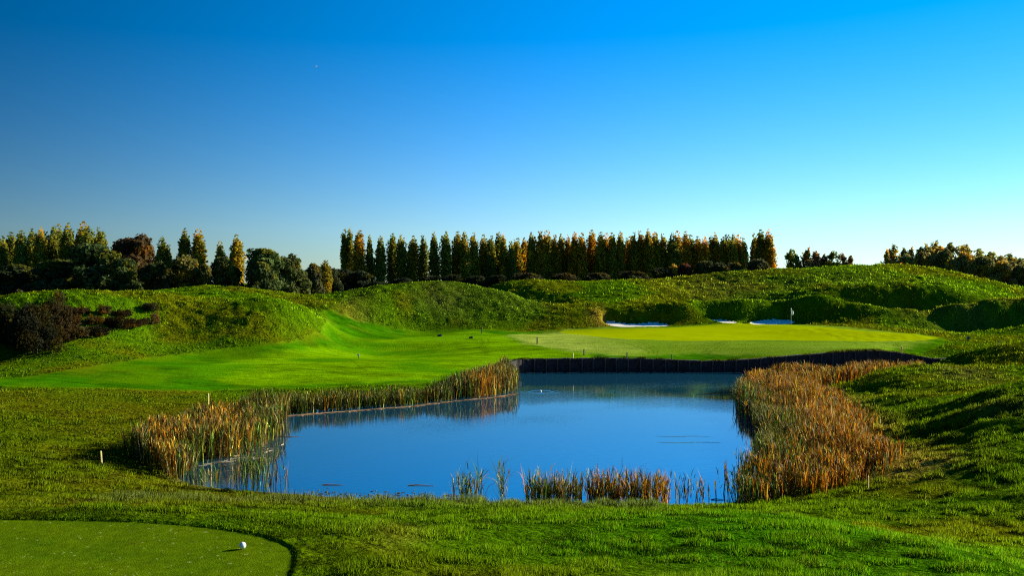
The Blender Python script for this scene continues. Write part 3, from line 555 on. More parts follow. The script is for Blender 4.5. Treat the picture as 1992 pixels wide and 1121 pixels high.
def poplar_lobes(seed, H=21.0, W=4.6):
    rd = random.Random(seed); L = []
    for st in range(9):                          # upright leaders
        a = rd.uniform(0, 6.28); off = W * .5 * rd.uniform(.15, .62) if st else 0; z0 = rd.uniform(.6, H * .16); z1 = H * (rd.uniform(.80, .95) if st else .955) - off * .9
        nseg = 12
        for i in range(nseg):
            t = i / (nseg - 1); z = z0 + (z1 - z0) * t; k = (.62 + .38 * math.sin(math.pi * (t * .9 + .08)))
            o = off * (.6 + .42 * math.sin(math.pi * (.1 + .75 * t))); r = W * .5 * .62 * k * rd.uniform(.75, 1.2)
            L.append((math.cos(a) * o + rd.uniform(-.25, .25), math.sin(a) * o + rd.uniform(-.25, .25), z, r, r, r * rd.uniform(1.3, 2.1)))
    return L
def round_lobes(seed, H=12.0, W=14.0, n=46, low=.02, lump=.2):
    rd = random.Random(seed); L = []
    for i in range(n):
        a = rd.uniform(0, 6.28); t = rd.random() ** .8; q = math.sqrt(max(0, 1 - t * t)) * rd.uniform(.35, .86) if rd.random() < .8 else .25
        r = W * lump * .5 * rd.uniform(.7, 1.5)
        L.append((math.cos(a) * q * W * .42, math.sin(a) * q * W * .42, H * low + r * .5 + (H * .93 - r - H * low) * (t if i else 1), r, r, r * .8))
    return L
def wispy_lobes(seed, H=10.0, W=6.0, n=34):
    rd = random.Random(seed); L = []
    for i in range(n):
        t = rd.random(); a = rd.uniform(0, 6.28); q = W * .5 * (1 - t) ** .45 * rd.uniform(.2, .95); r = W * .16 * rd.uniform(.6, 1.3) * (1.25 - .7 * t)
        L.append((math.cos(a) * q, math.sin(a) * q, H * (.04 + .9 * t * rd.uniform(.85,1)), r, r, r * 1.5))
    L.append((0, 0, H * .93, .25, .25, .7)); return L
def shrub_lobes(seed, H=1.0, W=2.0, n=18):
    rd = random.Random(seed); L = []
    for i in range(n):
        a = rd.uniform(0, 6.28); q = rd.random() ** .6 * W * .38; r = W * .15 * rd.uniform(.7, 1.3)
        L.append((math.cos(a) * q, math.sin(a) * q, r * .6 + (H - r * 1.3) * rd.random() * (1 - (q / (W * .5)) ** 2 * .6), r, r, r * .9))
    return L
PROTO = {
 'poplar': [(leaves_mesh('crown', 100 + s, poplar_lobes(s), 5200, .42, .22), trunk_mesh(s, 19, .32, 6, 1.6), 21.0, 4.6) for s in range(6)],
 'round': [(leaves_mesh('crown', 200 + s, round_lobes(s), 6500, .46, .15, out=1.0), trunk_mesh(20 + s, 9, .4, 7), 12.0, 14.0) for s in range(4)],
 'wispy': [(leaves_mesh('crown', 300 + s, wispy_lobes(s), 3600, .26, .25, shell=.2), trunk_mesh(40 + s, 9.3, .14, 9), 10.0, 6.0) for s in range(4)],
 'shrub': [(leaves_mesh('crown', 400 + s, shrub_lobes(s), 1500, .075, .3, shell=.3), trunk_mesh(60 + s, .7, .03, 5), 1.0, 2.0) for s in range(3)],
 'bush': [(leaves_mesh('crown', 500 + s, shrub_lobes(s + 9, 4.0, 5.0, 40), 9000, .11, .2, shell=.3), trunk_mesh(70 + s, 3.2, .09, 9), 4.0, 5.0) for s in range(3)],
}
rt = random.Random(5)
def tree(kind, name, px, top, Y, wpx, color, label, cat='tree', group=None, base=None, var=None):
    lst = PROTO[kind]; cm, tm, H, W = lst[rt.randrange(len(lst)) if var is None else var]
    X = (px - CX) / F * Y
    if base is not None: X, Y = hit(px, base, 20, 240)
    zb = float(ground_z(np.array([X]), np.array([Y]))[0]) - .05; zt = EYE + (HY - top) / F * Y
    e = empty(name, (X, Y, zb), rt.uniform(0, 6.28)); e.rotation_euler[0] = rt.gauss(0, .014); e.rotation_euler[1] = rt.gauss(0, .014); sx = wpx / F * Y / W * rt.uniform(.9, 1.12); e.scale = (sx, sx, (zt - zb) / H * (1.0 if kind == 'poplar' else 1.04))
    tag(e, label, cat, group)
    o = link(bpy.data.objects.new('crown', cm), e); j = rt.uniform(.85, 1.15) * (2.1 if kind == 'poplar' else 2.1 if kind in ('round', 'wispy') else 1.2); o.color = (color[0] * j, color[1] * j, color[2] * j, 1)
    link(bpy.data.objects.new('trunk', tm), e); return e
ORD = ['zeroth', 'first', 'second', 'third', 'fourth', 'fifth', 'sixth', 'seventh', 'eighth', 'ninth', 'tenth', 'eleventh', 'twelfth', 'thirteenth', 'fourteenth', 'fifteenth', 'sixteenth', 'seventeenth', 'eighteenth', 'nineteenth']
TENS = {2: ('twentieth', 'twenty'), 3: ('thirtieth', 'thirty'), 4: ('fortieth', 'forty'), 5: ('fiftieth', 'fifty'), 6: ('sixtieth', 'sixty'), 7: ('seventieth', 'seventy'), 8: ('eightieth', 'eighty')}
def ordn(n):
    if n < 20: return ORD[n]
    a, b = divmod(n, 10); return TENS[a][0] if b == 0 else TENS[a][1] + '-' + ORD[b]
PG, PO, PR = (.095, .105, .014), (.155, .13, .012), (.21, .135, .010)      # olive, golden, orange
# the long poplar row
cx2 = [(160, 95, 60), (187, 97, 55), (235, 105, 66), (302, 135, 46), (358, 140, 56), (425, 122, 60), (487, 132, 58), (548, 132, 60), (613, 128, 54), (678, 120, 58), (745, 108, 70), (800, 112, 60), (855, 105, 64), (912, 112, 60), (965, 125, 56), (1010, 130, 56), (1055, 118, 64), (1090, 130, 50), (1125, 162, 50), (1160, 145, 56), (1200, 142, 56), (1250, 112, 62), (1295, 104, 62), (1340, 108, 66), (1385, 125, 56), (1418, 122, 56), (1465, 140, 56), (1500, 118, 60), (1545, 115, 62), (1600, 103, 66), (1645, 115, 60), (1690, 122, 56), (1725, 118, 60), (1770, 115, 60), (1825, 135, 56), (1860, 110, 60), (1900, 103, 62), (1940, 108, 60), (1980, 118, 58)]
row = [(620 + a * .3313, 420 + b * .3313, c * .3313) for a, b, c in cx2]
cx3 = [(60, 100, 50), (95, 100, 50), (125, 104, 50), (180, 98, 54), (215, 97, 54), (250, 97, 56), (280, 112, 50), (310, 122, 50), (345, 122, 52), (375, 125, 48), (400, 112, 54), (430, 125, 50), (462, 108, 54), (495, 105, 54), (525, 115, 50), (555, 128, 44), (605, 104, 46), (635, 88, 56), (690, 96, 62)]
row += [(1240 + a * .3775, 420 + b * .3775, c * .3775) for a, b, c in cx3]
row.sort()
for k, (a, b, c) in enumerate(row):
    hot = .15 + .6 * (1000 < a < 1300) + .3 * (a > 1300); r = rt.random()
    col = PR if r < hot * .45 else PO if r < hot + .25 else PG; cn = {PR: 'orange', PO: 'golden', PG: 'dark olive'}[col]
    tree('poplar', 'poplar_tree', a, b - 2, 330 + rt.uniform(-3, 3), c * 1.22, col, f'{cn} lombardy poplar, {ordn(k + 1)} from the left in the long row behind the mounds', 'poplar', 'poplars in the long row behind the mounds')
# a second rank shows between them
back = [x_ for x_ in range(948, 1450, 17)]
for k, a in enumerate(back):
    tree('poplar', 'poplar_tree', a + rt.uniform(-4, 4), 470 + rt.uniform(-6, 8), 342 + rt.uniform(-2, 3), 20, PG if rt.random() < .75 else PO, f'shorter poplar showing between the front trunks, {ordn(k + 1)} from left in the rear rank', 'poplar', 'poplars of the rear rank')
# left group of poplars
lp = [(-18, 468, 26), (6, 462, 24), (22, 456, 26), (43, 453, 28), (58, 448, 26), (76, 450, 26), (90, 453, 26), (106, 443, 26), (117, 442, 25), (133, 443, 27), (156, 437, 26), (168, 442, 24), (181, 446, 26), (193, 445, 24), (202, 452, 20)]
for k, (a, b, c) in enumerate(lp):
    tree('poplar', 'poplar_tree', a, b, 262 + rt.uniform(-5, 9), c * 1.2, PG if k % 5 else PO, f'dark poplar, {ordn(k + 1)} from the left in the dense group at the left edge', 'poplar', 'poplars in the group at the left edge')
for a, b, c, col, lab in ((314, 463, 27, PG, 'dark poplar standing right of the copper beech dome'), (327, 478, 18, PG, 'short poplar squeezed right of the taller one beside the copper dome'),
        (360, 453, 28, PG, 'left poplar of the close pair above the yellow bush'), (386, 451, 30, PO, 'right golden poplar of the close pair above the yellow bush'), (425, 473, 20, PG, 'small dark poplar between the close pair and the lone one'),
        (437, 492, 12, PG, 'smallest poplar tip left of the lone tall poplar'), (461, 460, 31, PO, 'lone tall poplar left of the big rounded green tree'), (634, 508, 22, PO, 'small golden poplar just left of the long row')):
    tree('poplar', 'poplar_tree', a, b, 268, c * 1.1, col, lab, 'poplar')
# rounded trees
for a, b, c, Y, col, nm, lab in ((262, 457, 112, 275, (.040, .026, .010), 'beech_tree', 'dark copper domed beech behind the poplars on the left'),
        (178, 475, 120, 240, (.034, .050, .014), 'broadleaf_tree', 'largest dark green rounded tree below the left poplars'), (243, 503, 66, 238, (.045, .062, .016), 'broadleaf_tree', 'green rounded tree against the right side of the largest dark one'),
        (110, 505, 100, 243, (.024, .036, .012), 'broadleaf_tree', 'very dark rounded tree at the foot of the left poplars'), (30, 515, 90, 246, (.024, .034, .012), 'broadleaf_tree', 'very dark low tree at the far left edge'),
        (302, 508, 66, 236, (.034, .042, .012), 'broadleaf_tree', 'dark low tree below the copper beech'), (362, 497, 76, 236, (.085, .078, .016), 'broadleaf_tree', 'yellowish rounded tree below the close pair of poplars'),
        (430, 500, 54, 238, (.055, .060, .014), 'broadleaf_tree', 'olive rounded tree left of the lone tall poplar'), (325, 520, 40, 232, (.03, .036, .012), 'broadleaf_tree', 'small dark tree left of the yellowish one'), (400, 515, 36, 233, (.045, .048, .012), 'broadleaf_tree', 'small olive tree right of the yellowish one'),
        (517, 484, 88, 242, (.045, .066, .018), 'broadleaf_tree', 'big rounded green tree right of the lone poplar'), (562, 495, 76, 246, (.052, .062, .016), 'broadleaf_tree', 'rounded green tree touching the right side of the big one'),
        (505, 510, 60, 236, (.036, .052, .016), 'broadleaf_tree', 'lower dark green tree in front of the big rounded one'), (452, 520, 40, 240, (.03, .038, .012), 'broadleaf_tree', 'dark low tree below the lone tall poplar'), (608, 513, 46, 262, (.045, .048, .02), 'broadleaf_tree', 'small grey green tree right of the big rounded pair'),
        (585, 525, 36, 250, (.045, .052, .014), 'broadleaf_tree', 'low olive tree at the foot of the rounded pair'), (643, 519, 46, 290, (.018, .024, .010), 'broadleaf_tree', 'dark tree at the left end of the hedge')):
    tree('round', nm, a, b, Y, c * 1.35, col, lab, 'tree')
# dark hedge and undergrowth along the foot of the row
for a, b, c, col, lab in ((668, 524, 60, (.016, .022, .010), 'dark trimmed hedge bush at the left foot of the poplar row'), (700, 527, 50, (.016, .022, .010), 'dark hedge bush under the second and third poplars'),
        (735, 548, 50, (.016, .022, .010), 'low dark bush under the fifth poplar'), (785, 541, 60, (.016, .022, .010), 'low dark bush under the eighth poplar'), (835, 537, 60, (.016, .022, .010), 'dark bush above the crest of the middle mound'), (880, 535, 60, (.018, .024, .010), 'dark bush right of the mound crest bush'),
        (925, 537, 60, (.020, .026, .010), 'dark bush where the middle mound slopes down'), (970, 535, 60, (.020, .026, .010), 'dark bush left of the second mound crest'), (1030, 532, 70, (.022, .024, .010), 'low dark bush behind the second mound'), (1100, 532, 70, (.026, .024, .010), 'low brownish bush behind the second mound'),
        (1165, 531, 70, (.022, .024, .010), 'dark bush behind the flat part of the second mound'), (1235, 528, 70, (.022, .024, .010), 'dark bush left of the bushy dip'), (1290, 522, 66, (.018, .022, .010), 'dark bush in the dip before the high mound'),
        (1310, 514, 24, (.22, .13, .015), 'small orange bush above the dip before the high mound'), (1333, 514, 36, (.06, .022, .012), 'dark red bush left of the high mound'), (1365, 508, 50, (.03, .036, .014), 'dark green bush on the left flank of the high mound'), (1400, 512, 44, (.03, .036, .014), 'second dark green bush on the flank of the high mound'),
        (1432, 511, 40, (.045, .045, .016), 'olive bush on the flank of the high mound'), (1475, 504, 60, (.05, .05, .018), 'olive bush at the foot of the last two poplars')):
    tree('round', 'bush', a, b, 300 if a < 1270 else 262, c * 1.4, col, lab, 'bush', 'bushes along the foot of the poplar row')
# slender autumn trees on the horizon
for a, b, c, col, lab in ((1538, 490, 22, PG, 'slender dark tree right of the last poplar'), (1550, 498, 18, PG, 'smaller dark slender tree left of the pale orange ones'), (1572, 487, 26, (.14, .10, .03), 'pale golden slender tree on the horizon'), (1587, 492, 24, (.24, .12, .04), 'pale orange slender tree on the horizon'),
        (1604, 498, 18, (.10, .07, .03), 'thin brown tree right of the pale orange one'), (1619, 493, 26, PG, 'dark slender tree in the middle of the right horizon group'), (1638, 497, 24, (.18, .11, .035), 'straw coloured slender tree near the right end of the horizon group'), (1655, 501, 22, (.14, .09, .03), 'last low straw coloured tree before the open sky')):
    tree('wispy', 'slender_tree', a, b - 3, 300, c * 2.4, col, lab, 'tree', 'slender autumn trees on the horizon')
cp = [(1727, 487, 20), (1738, 480, 26), (1758, 484, 28), (1772, 484, 30), (1790, 482, 32), (1803, 478, 32), (1822, 473, 36), (1846, 474, 38), (1868, 482, 38), (1880, 479, 34), (1905, 487, 36), (1925, 493, 36), (1945, 500, 34), (1966, 497, 34), (1985, 505, 34), (2006, 508, 36), (2030, 512, 36)]
for k, (a, b, c) in enumerate(cp):
    tree('wispy', 'copse_tree', a, b - 1, 268 + rt.uniform(-6, 8), c * 2.2, (.13, .125, .03) if k % 3 else (.18, .14, .03), f'dark olive tree, {ordn(k + 1)} from the left in the copse behind the high mound', 'tree', 'trees in the copse on the right')
for k, (a, b, c) in enumerate([(1765, 495, 46), (1800, 490, 52), (1838, 486, 58), (1875, 491, 58), (1912, 499, 58), (1950, 508, 52), (1985, 514, 52), (2020, 530, 50)]):
    tree('round', 'copse_bush', a, b, 256, c * 1.35, (.13, .11, .03) if k % 2 else (.10, .10, .028), f'rounded undergrowth bush, {ordn(k + 1)} from the left below the right copse', 'bush', 'undergrowth bushes of the right copse')
tree('round', 'bush', 1755, 513, 240, 22, (.26, .11, .03), 'small orange bush at the left foot of the right copse', 'bush')
# shrubs on the left bank
for a, b, base, c, col, var, lab in ((12, 590, 672, 90, (.030, .035, .010), 0, 'dark bush cut by the left edge of the photo on the bank'), (72, 590, 688, 100, (.018, .020, .010), 1, 'largest nearly black bush on the left bank'), (112, 562, 655, 56, (.045, .032, .012), 2, 'tall reddish twiggy bush behind the black one'), (40, 612, 680, 60, (.018, .02, .01), 0, 'dark bush between the two largest on the left bank')):
    tree('bush', 'dark_bush', a, b, 0, c, col, lab, 'bush', None, base, var)
for k, (a, b, base, c, lab) in enumerate(((155, 595, 612, 42, 'brown heather tuft top left of the heather patch'), (200, 594, 612, 40, 'brown heather tuft at the top middle of the patch'), (238, 600, 618, 44, 'brown heather tuft at the top right of the patch'), (150, 612, 634, 46, 'brown heather tuft beside the reddish bush'), (185, 612, 634, 46, 'dark heather tuft in the middle of the patch'), (222, 615, 640, 56, 'dark heather tuft right of the middle'), (258, 616, 638, 40, 'low heather tuft at the right tip of the patch'), (150, 632, 656, 56, 'dark heather tuft at the lower left of the patch'), (190, 632, 654, 50, 'dark heather tuft at the lower edge of the patch'), (128, 640, 664, 50, 'lowest heather tuft, against the black bush'))):
    tree('shrub', 'heather_bush', a, b, 0, c, ((.045, .028, .010), (.060, .045, .014), (.022, .018, .008))[k % 3], lab, 'heather', 'heather tufts on the left bank', base)
for a, b, base, c, col, lab in ((290, 588, 606, 40, (.035, .04, .016), 'low dark shrub right of the heather'), (302, 608, 632, 20, (.12, .08, .03), 'tiny straw shrub below the low dark one'), (283, 616, 632, 22, (.03, .03, .014), 'tiny dark shrub at the end of the heather')):
    tree('shrub', 'small_shrub', a, b, 0, c, col, lab, 'shrub', None, base)
# ---------------------------------------------------------------- built things
M_wall = mat('dark timber with shade', .85, colattr=False, color=(.012, .011, .012), noise=(3, .4, 2.2), bump=(9, .6, .03))  # dark timber, blackened further: shade on its face put into the colour
M_post = mat('grey wall posts', .8, colattr=False, color=(.05, .045, .04), noise=(6, .6, 1.3), bump=(14, .5, .01))
M_white = mat('white paint', .35, colattr=False, color=(.82, .82, .8), spec=.5)
M_stake = mat('bare stake wood', .75, colattr=False, color=(.75, .62, .22), noise=(20, .8, 1.15))
M_red = mat('orange stake paint', .6, colattr=False, color=(.42, .15, .05))
M_dark = mat('dark stake', .7, colattr=False, color=(.018, .02, .03))  # shade on the far stakes is put into this near-black colour
M_blue = mat('teal sign paint', .5, colattr=False, color=(.06, .22, .22))
M_litter = mat('reed litter', .9, spec=.1)
WL = smooth_line(walline, 2); seg = []
P_ = np.array(WL); dl = np.hypot(*(P_[1:] - P_[:-1]).T); cum = np.concatenate([[0], np.cumsum(dl)]); total = cum[-1]
def along(s): return np.array([np.interp(s, cum, P_[:, 0]), np.interp(s, cum, P_[:, 1])])
def wtop(p):
    d = p / np.linalg.norm(p) * 1.1; return float(height(np.array([p[0] + d[0]]), np.array([p[1] + d[1]]))[0])
wall = empty('retaining_wall', (*along(total / 2), 0)); tag(wall, 'dark timber retaining wall with posts along the far side of the pond', 'retaining wall')
wo = np.array(wall.location); ss = np.arange(0, total, .38); m = MB(); V = []; Fq = []
for k, s in enumerate(ss):
    p = along(s); d = along(min(s + .2, total)) - along(max(s - .2, 0)); d /= np.linalg.norm(d); nrm = np.array([-d[1], d[0]]); nrm = nrm if nrm @ p > 0 else -nrm; t = wtop(p) + .02
    wob = .03 * math.sin(k * 2.1) + .03 * math.sin(k * .7); t += .03 * math.sin(k * 1.3) * math.sin(k * .37)
    for off, z in ((-.5 + wob, -.8), (-.5 + wob, t - .03), (-.48, t), (.6, t - .02), (.6, -.8)):
        q = p + nrm * off; V.append((q[0] - wo[0], q[1] - wo[1], z))
for k in range(len(ss) - 1):
    for j in range(5): b = (j + 1) % 5; Fq.append((k * 5 + j, (k + 1) * 5 + j, (k + 1) * 5 + b, k * 5 + b))
Fq += [(0, 1, 2, 3, 4), tuple((len(ss) - 1) * 5 + j for j in (4, 3, 2, 1, 0))]
m.add(V, Fq); m.build('boarding', M_wall, wall)
s = .4; rw = random.Random(3)
while s < total - .5:
    p = along(s); t = wtop(p); n_ = -p / np.linalg.norm(p); m = MB(); m.box(0, 0, (t + .02) / 2 - .4, .13, .13, t + .82 + rw.uniform(0, .05), math.atan2(p[0], p[1]) * -1, .015)
    o = m.build('post', M_post, wall); q = p + n_ * .58; o.location = (q[0] - wo[0], q[1] - wo[1], 0); s += 1.18 + rw.uniform(-.08, .08)
rng = np.random.default_rng(18); s_ = rng.uniform(.3, total - .5, 3800); pts = np.array([along(q) for q in s_]); k_ = vnoise(s_ * 1.1, s_ * 0, 5)
off = rng.uniform(-.5, .25, len(s_)); q_ = pts * (1 + off / np.hypot(*pts.T))[:, None]; zt_ = height(*(pts * (1 + 1.1 / np.hypot(*pts.T))[:, None]).T)
hb_ = (.05 + .22 * sstep(.4, .9, k_)); cc_ = rough_col(q_[:, 0], q_[:, 1]); tag(obj('wall_grass', blade_mesh('wall_grass', *blades(rng, q_[:, 0], q_[:, 1], zt_, hb_, np.full(len(s_), .07), cc_, .9, 2)), M_blade), 'uneven grass hanging over the top of the retaining wall', kind='stuff')
# litter line at the foot of the wall and floating bits (uncountable)
rng = np.random.default_rng(8)
def litter(name, x, y, L, w, label, ang=.3, z=.012, col=(.50, .40, .26)):
    n = len(x); a = rng.normal(0, ang, n); l = L * rng.uniform(.4, 1.2, n); ww = w * rng.uniform(.6, 1.4, n)
    u = np.stack([np.cos(a), np.sin(a)], 1) * l[:, None] / 2; v = np.stack([-np.sin(a), np.cos(a)], 1) * ww[:, None] / 2; c0 = np.stack([x, y], 1)
    top = np.stack([c0 - u, c0 - v, c0 + u, c0 + v], 1); zt = z + rng.uniform(0, .02, n)
    V = np.concatenate([np.concatenate([top, np.repeat(zt[:, None, None], 4, 1)], 2), np.concatenate([top, np.repeat(zt[:, None, None] - .03, 4, 1)], 2)], 1).reshape(-1, 3)
    k = np.arange(n)[:, None] * 8; Fc = np.concatenate([k + [0, 1, 2, 3]] + [k + [i_, 4 + i_, 4 + (i_ + 1) % 4, (i_ + 1) % 4] for i_ in range(4)])
    cc = np.repeat(C(*col) * rng.uniform(.4, 1.2, (n, 1)), 8, 0)
    tag(obj(name, npmesh(name, V, Fc, cc), M_litter), label, kind='stuff')
s = rng.uniform(1, total * .62, 420); pts = np.array([along(q) for q in s]); pts = pts * (1 - (rng.uniform(.7, 1.1, 420) / np.hypot(*pts.T)))[:, None]
litter('wall_litter', pts[:, 0], pts[:, 1], .35, .10, 'pale reed litter floating along the foot of the wall')
def near_line(pp, n, spread):
    P2 = np.array([W0(*q) for q in pp]); k = rng.integers(0, len(P2) - 1, n); t = rng.random(n)[:, None]; q = P2[k] * (1 - t) + P2[k + 1] * t; return q[:, 0] + rng.normal(0, spread, n), q[:, 1] + rng.normal(0, spread, n)
xx, yy = near_line([(560, 811), (620, 806), (700, 800), (800, 792), (880, 782), (960, 775), (1004, 768)], 300, .12); litter('bank_litter', xx, yy, .7, .12, 'tan reed litter along the water line of the left reed bed', .5, .02, (.42, .27, .14))
xx, yy = near_line([(590, 958), (700, 968), (780, 965), (880, 972)], 230, .45); litter('floating_bits', xx, yy, .12, .06, 'dark leaf bits floating near the near shore', 1.5, .008, (.10, .10, .07))
xx, yy = near_line([(400, 905), (470, 895), (530, 868)], 60, .5); litter('reed_litter', xx, yy, .45, .025, 'broken pale stalks in the water below the left reeds', .8, .02, (.40, .32, .2))
for px0, px1, py, col, lab in ((536, 583, 851, (.40, .14, .03), 'long rust stalk floating off the tip of the left reed bed'), (626, 668, 945, (.42, .25, .15), 'short tan stalk floating left of centre near the near shore'), (793, 845, 946, (.40, .28, .14), 'long tan stalk floating left of the green reed clump'), (1355, 1428, 768, (.03, .05, .03), 'thin dark line lying on the water by the right reeds'), (1384, 1412, 974, (.12, .07, .05), 'dark stalk floating beside the right reed bed'), (862, 905, 966, (.30, .2, .12), 'bent brown stalk at the foot of the green reed clump')):  # the entry by the right reeds is only a thin dark line
    a, b = W0(px0, py), W0(px1, py + rng.uniform(-1, 1)); ms = mat('stalk', .8, colattr=False, color=col); m = MB(); L = b[0] - a[0]
    m.tube([(-L / 2, 0, .01), (-L / 6, .05, .03), (L / 5, -.03, .02), (L / 2, b[1] - a[1], .012)], [.022, .02, .014, .006], 6)
    o = m.build('floating_stalk', ms); o.location = ((a[0] + b[0]) / 2, a[1], 0); tag(o, lab, 'stalk', 'stalks floating on the pond')
M_streak = mat('pond streak', .7, colattr=False, color=(.03, .16, .22), spec=.2)  # dark teal strips lying flat on the water
for px, py, w_, lab in ((1328, 850, 52, 'thin dark streak, the upper of two on the pond'), (1340, 862, 62, 'thin dark streak, the lower of two on the pond')):
    x0, y0 = W0(px, py); k = w_ / F * y0; m = MB(); rw = random.Random(py); top = []; N = 26
    for t in range(N + 1):
        u = t / N * 2 - 1; top.append((u * k, 0.13 * (1 - u * u) ** .7 * rw.uniform(.3, 1) + .1 * math.sin(u * 4)))
    bot = [(a_, -.12 * (1 - (a_ / k) ** 2) ** .7 * rw.uniform(.3, 1) + .1 * math.sin(a_ / k * 4)) for a_, _ in reversed(top)][1:-1]
    poly = top + bot; V = [(a_, b_, .006) for a_, b_ in poly] + [(a_, b_, -.02) for a_, b_ in poly]; n_ = len(poly)
    m.add(V, [tuple(range(n_ - 1, -1, -1))] + [(i_, (i_ + 1) % n_, n_ + (i_ + 1) % n_, n_ + i_) for i_ in range(n_)]); o = m.build('dark_streak', M_streak); o.location = (x0, y0, 0); tag(o, lab, 'pond streak', 'dark streaks on the pond')
m = MB(); m.ball((0, 0, .02), .09, 12, 8, (1, 1, .6)); m.tube([(0, 0, .04), (0, 0, .16)], [.02, .015], 6); o = m.build('pond_float', M_white, None, True); o.location = (*ring, 0); tag(o, 'small pale float at the centre of the ring of ripples', 'float')
# flagstick
fxy = hit(1539, 632.5); fz = float(ground_z(np.array([fxy[0]]), np.array([fxy[1]]))[0]); k = fxy[1] / F
fl = empty('golf_flag', (*fxy, fz)); tag(fl, 'white flag hanging limp on a thin white pole on the putting green', 'golf flag')
H = 32.5 * k; m = MB(); m.tube([(0, 0, -.1), (0, 0, H)], [.022, .018], 8); m.ball((0, 0, H + .02), .035, 8, 6); m.build('pole', M_white, fl, True)
V = []; Fq = []; nu, nv = 7, 9
for a in range(nu):
    for b in range(nv):
        u, v = a / (nu - 1), b / (nv - 1); V.append((.03 + u * .30 * (.35 + .65 * math.sin(math.pi * min(1, v * .75 + .12))), .045 * math.sin(u * 6 + v * 2), H - .03 - v * .75 - u * .28 * (1 - v * .6)))
for a in range(nu - 1):
    for b in range(nv - 1): Fq.append((a * nv + b, (a + 1) * nv + b, (a + 1) * nv + b + 1, a * nv + b + 1))
m = MB(); m.add(V, Fq); fo = m.build('flag', M_white, fl, True); fo.modifiers.new('thickness', 'SOLIDIFY').thickness = .006
m = MB(); m.tube([(0, 0, .004), (0, 0, .010)], [.054, .054], 16); m.build('cup_rim', M_dark, fl)
# stakes
def stake(px, base, hpx, mt_, wpx, name, label, group, tilt=0, cap=False):
    X, Y = hit(px, base); z = float(ground_z(np.array([X]), np.array([Y]))[0]); k = Y / F; w_ = wpx * k; h = hpx * k
    m = MB(); m.box(0, 0, h / 2 - .1, w_, w_ * .7, h + .2, 0, w_ * .15)
    if cap: V = [(-w_ / 2, -w_ * .35, h), (w_ / 2, -w_ * .35, h), (w_ / 2, w_ * .35, h), (-w_ / 2, w_ * .35, h), (0, 0, h + w_ * .5)]; m.add(V, [(0, 1, 4), (1, 2, 4), (2, 3, 4), (3, 0, 4), (3, 2, 1, 0)])
    o = m.build(name, mt_); o.location = (X, Y, z); o.rotation_euler = (0, tilt, .75); tag(o, label, 'stake', group)
g1, g2 = 'pale wooden stakes round the pond', 'dark stakes beyond the pond'
for a in ((197, 905, 26, M_stake, 3, 'wooden_stake', 'pale stake in the olive grass left of the left reed bed', g1, -.06, True), (405, 788, 21, M_stake, 2.6, 'wooden_stake', 'pale stake behind the left reeds', g1, 0, True), (307, 852, 42, M_stake, 3, 'wooden_stake', 'brown stake rising out of the left reed tops', g1, .03, True),
          (1690, 956, 28, M_stake, 3, 'wooden_stake', 'pale stake at the near foot of the rusty reed bed', g1, 0, True), (1753, 888, 24, M_stake, 3, 'wooden_stake', 'pale leaning stake right of the rusty reed bed', g1, -.07, True), (1713, 829, 11, M_stake, 2.4, 'wooden_stake', 'short pale stake in the dry grass right of the reeds', g1, .05, True),
          (1115, 702, 12, M_stake, 2, 'wooden_stake', 'short pale stake on top of the retaining wall', g1, 0, True), (1754, 699, 12, M_red, 2.4, 'wooden_stake', 'orange stake above the right end of the retaining wall', g1, .03, True),
          (1045, 670, 13, M_dark, 2.6, 'shade_tinted_stake', 'dark stake on the left tip of the pale apron', g2), (1136, 692, 12, M_dark, 2.4, 'shade_tinted_stake', 'dark stake in the lower middle of the apron', g2), (1220, 698, 12, M_dark, 2.2, 'shade_tinted_stake', 'dark stake close above the retaining wall', g2), (1307, 700, 10, M_dark, 2, 'shade_tinted_stake', 'dark stake right at the edge of the wall', g2),
          (937, 649, 10, M_dark, 2, 'shade_tinted_stake', 'farthest dark stake at the end of the fairway', g2), (1943, 672, 9, M_dark, 2, 'shade_tinted_stake', 'dark stake on the bank at the right edge', g2)): stake(*a)
def place(px, base):
    X, Y = hit(px, base); return X, Y, float(ground_z(np.array([X]), np.array([Y]))[0]), Y / F
for px, base, w_, lab in ((855, 655, 8, 'left of two dark boxes lying on the fairway'), (916, 659, 7, 'right of two dark boxes on the fairway')):
    X, Y, z, k = place(px, base); e = empty('fairway_box', (X, Y, z), .3); tag(e, lab, 'box', 'dark boxes on the fairway'); s_ = w_ * k
    m = MB(); m.box(0, 0, s_ * .22, s_, s_ * .6, s_ * .44, 0, .02); m.box(s_ * .3, 0, s_ * .5, s_ * .35, s_ * .4, s_ * .2, 0, .01); m.build('body', M_dark, e)
    m = MB(); m.box(-s_ * .15, 0, s_ * .46, s_ * .42, s_ * .5, s_ * .05, 0, .005); m.build('lid', M_post, e)
X, Y, z, k = place(697, 698); e = empty('fairway_sign', (X, Y, z)); tag(e, 'small pale plate on a short dark post in the fairway', 'sign')
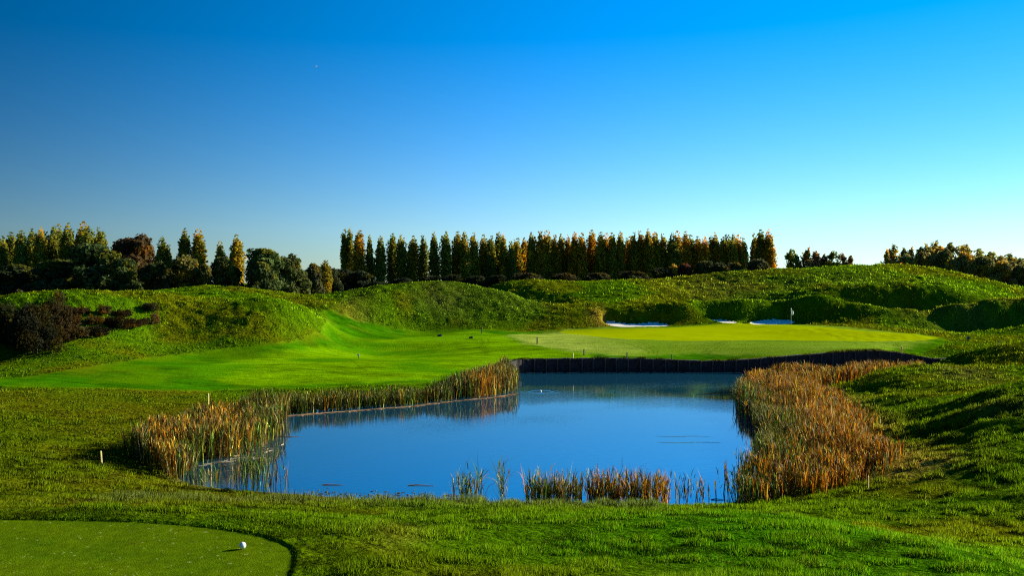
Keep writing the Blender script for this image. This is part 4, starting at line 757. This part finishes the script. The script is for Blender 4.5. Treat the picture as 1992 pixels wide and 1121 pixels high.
m = MB(); m.box(0, 0, .10, .06, .06, .36, 0, .01); m.build('post', M_dark, e); m = MB(); m.box(0, 0, .36, .27, .05, .17, 0, .01); m.build('plate', mat('pale plate', .5, colattr=False, color=(.45, .6, .62)), e)
X, Y, z, k = place(1884, 664); e = empty('bank_sign', (X, Y, z)); tag(e, 'small teal sign on a short post on the right bank', 'sign')
m = MB(); m.box(0, 0, .10, .06, .06, .5, 0, .01); m.build('post', M_dark, e); m = MB(); m.box(0, 0, .33, .36, .05, .30, 0, .01); pl = m.build('board', M_blue, e); m = MB(); m.box(.04, -.04, .31, .14, .02, .12, 0, .004); m.build('dark_panel', M_dark, pl)
# the ball on the tee
yb = 5 * F / (1069.5 - HY); xb = (471 - CX) / F * yb; zb = float(ground_z(np.array([xb]), np.array([yb]))[0]); rb = 6.7 / F * yb
e = empty('white_ball', (xb, yb, zb)); tag(e, 'round white ball marker standing on the mown tee', 'ball')
m = MB(); m.ball((0, 0, rb + .008), rb, 32, 20); m.build('ball', M_white, e, True); m = MB(); m.tube([(0, 0, -.05), (0, 0, .012), (0, 0, .02)], [.008, .008, .022], 10); m.build('spike', M_post, e)
# aircraft far up
e = empty('airplane', ((614.5 - CX) / F * 9000, 9000, EYE + (HY - 130) / F * 9000), 0); tag(e, 'tiny white airplane high in the upper left sky', 'airplane'); e.rotation_euler = (0, R(-38), .2)
m = MB(); m.tube([(-20, 0, 0), (-16, 0, 0), (12, 0, 0), (20, 0, 1.5)], [.6, 2.0, 2.0, .5], 10); m.build('fuselage', M_white, e)
m = MB(); m.add([(-3, 0, -.6), (5, 0, -.6), (11, 17, .4), (8, 17, .4), (11, -17, .4), (8, -17, .4), (-3, 0, -1.1), (5, 0, -1.1)], [(0, 1, 2, 3), (1, 0, 5, 4), (6, 3, 2, 7), (7, 4, 5, 6), (0, 3, 6), (0, 6, 5), (1, 7, 2), (1, 4, 7)]); m.build('wing', M_white, e)
m = MB(); m.box(17, 0, 4, 4, .6, 6); m.box(18, 0, 1.6, 3, 12, .4); m.build('tail', M_white, e)
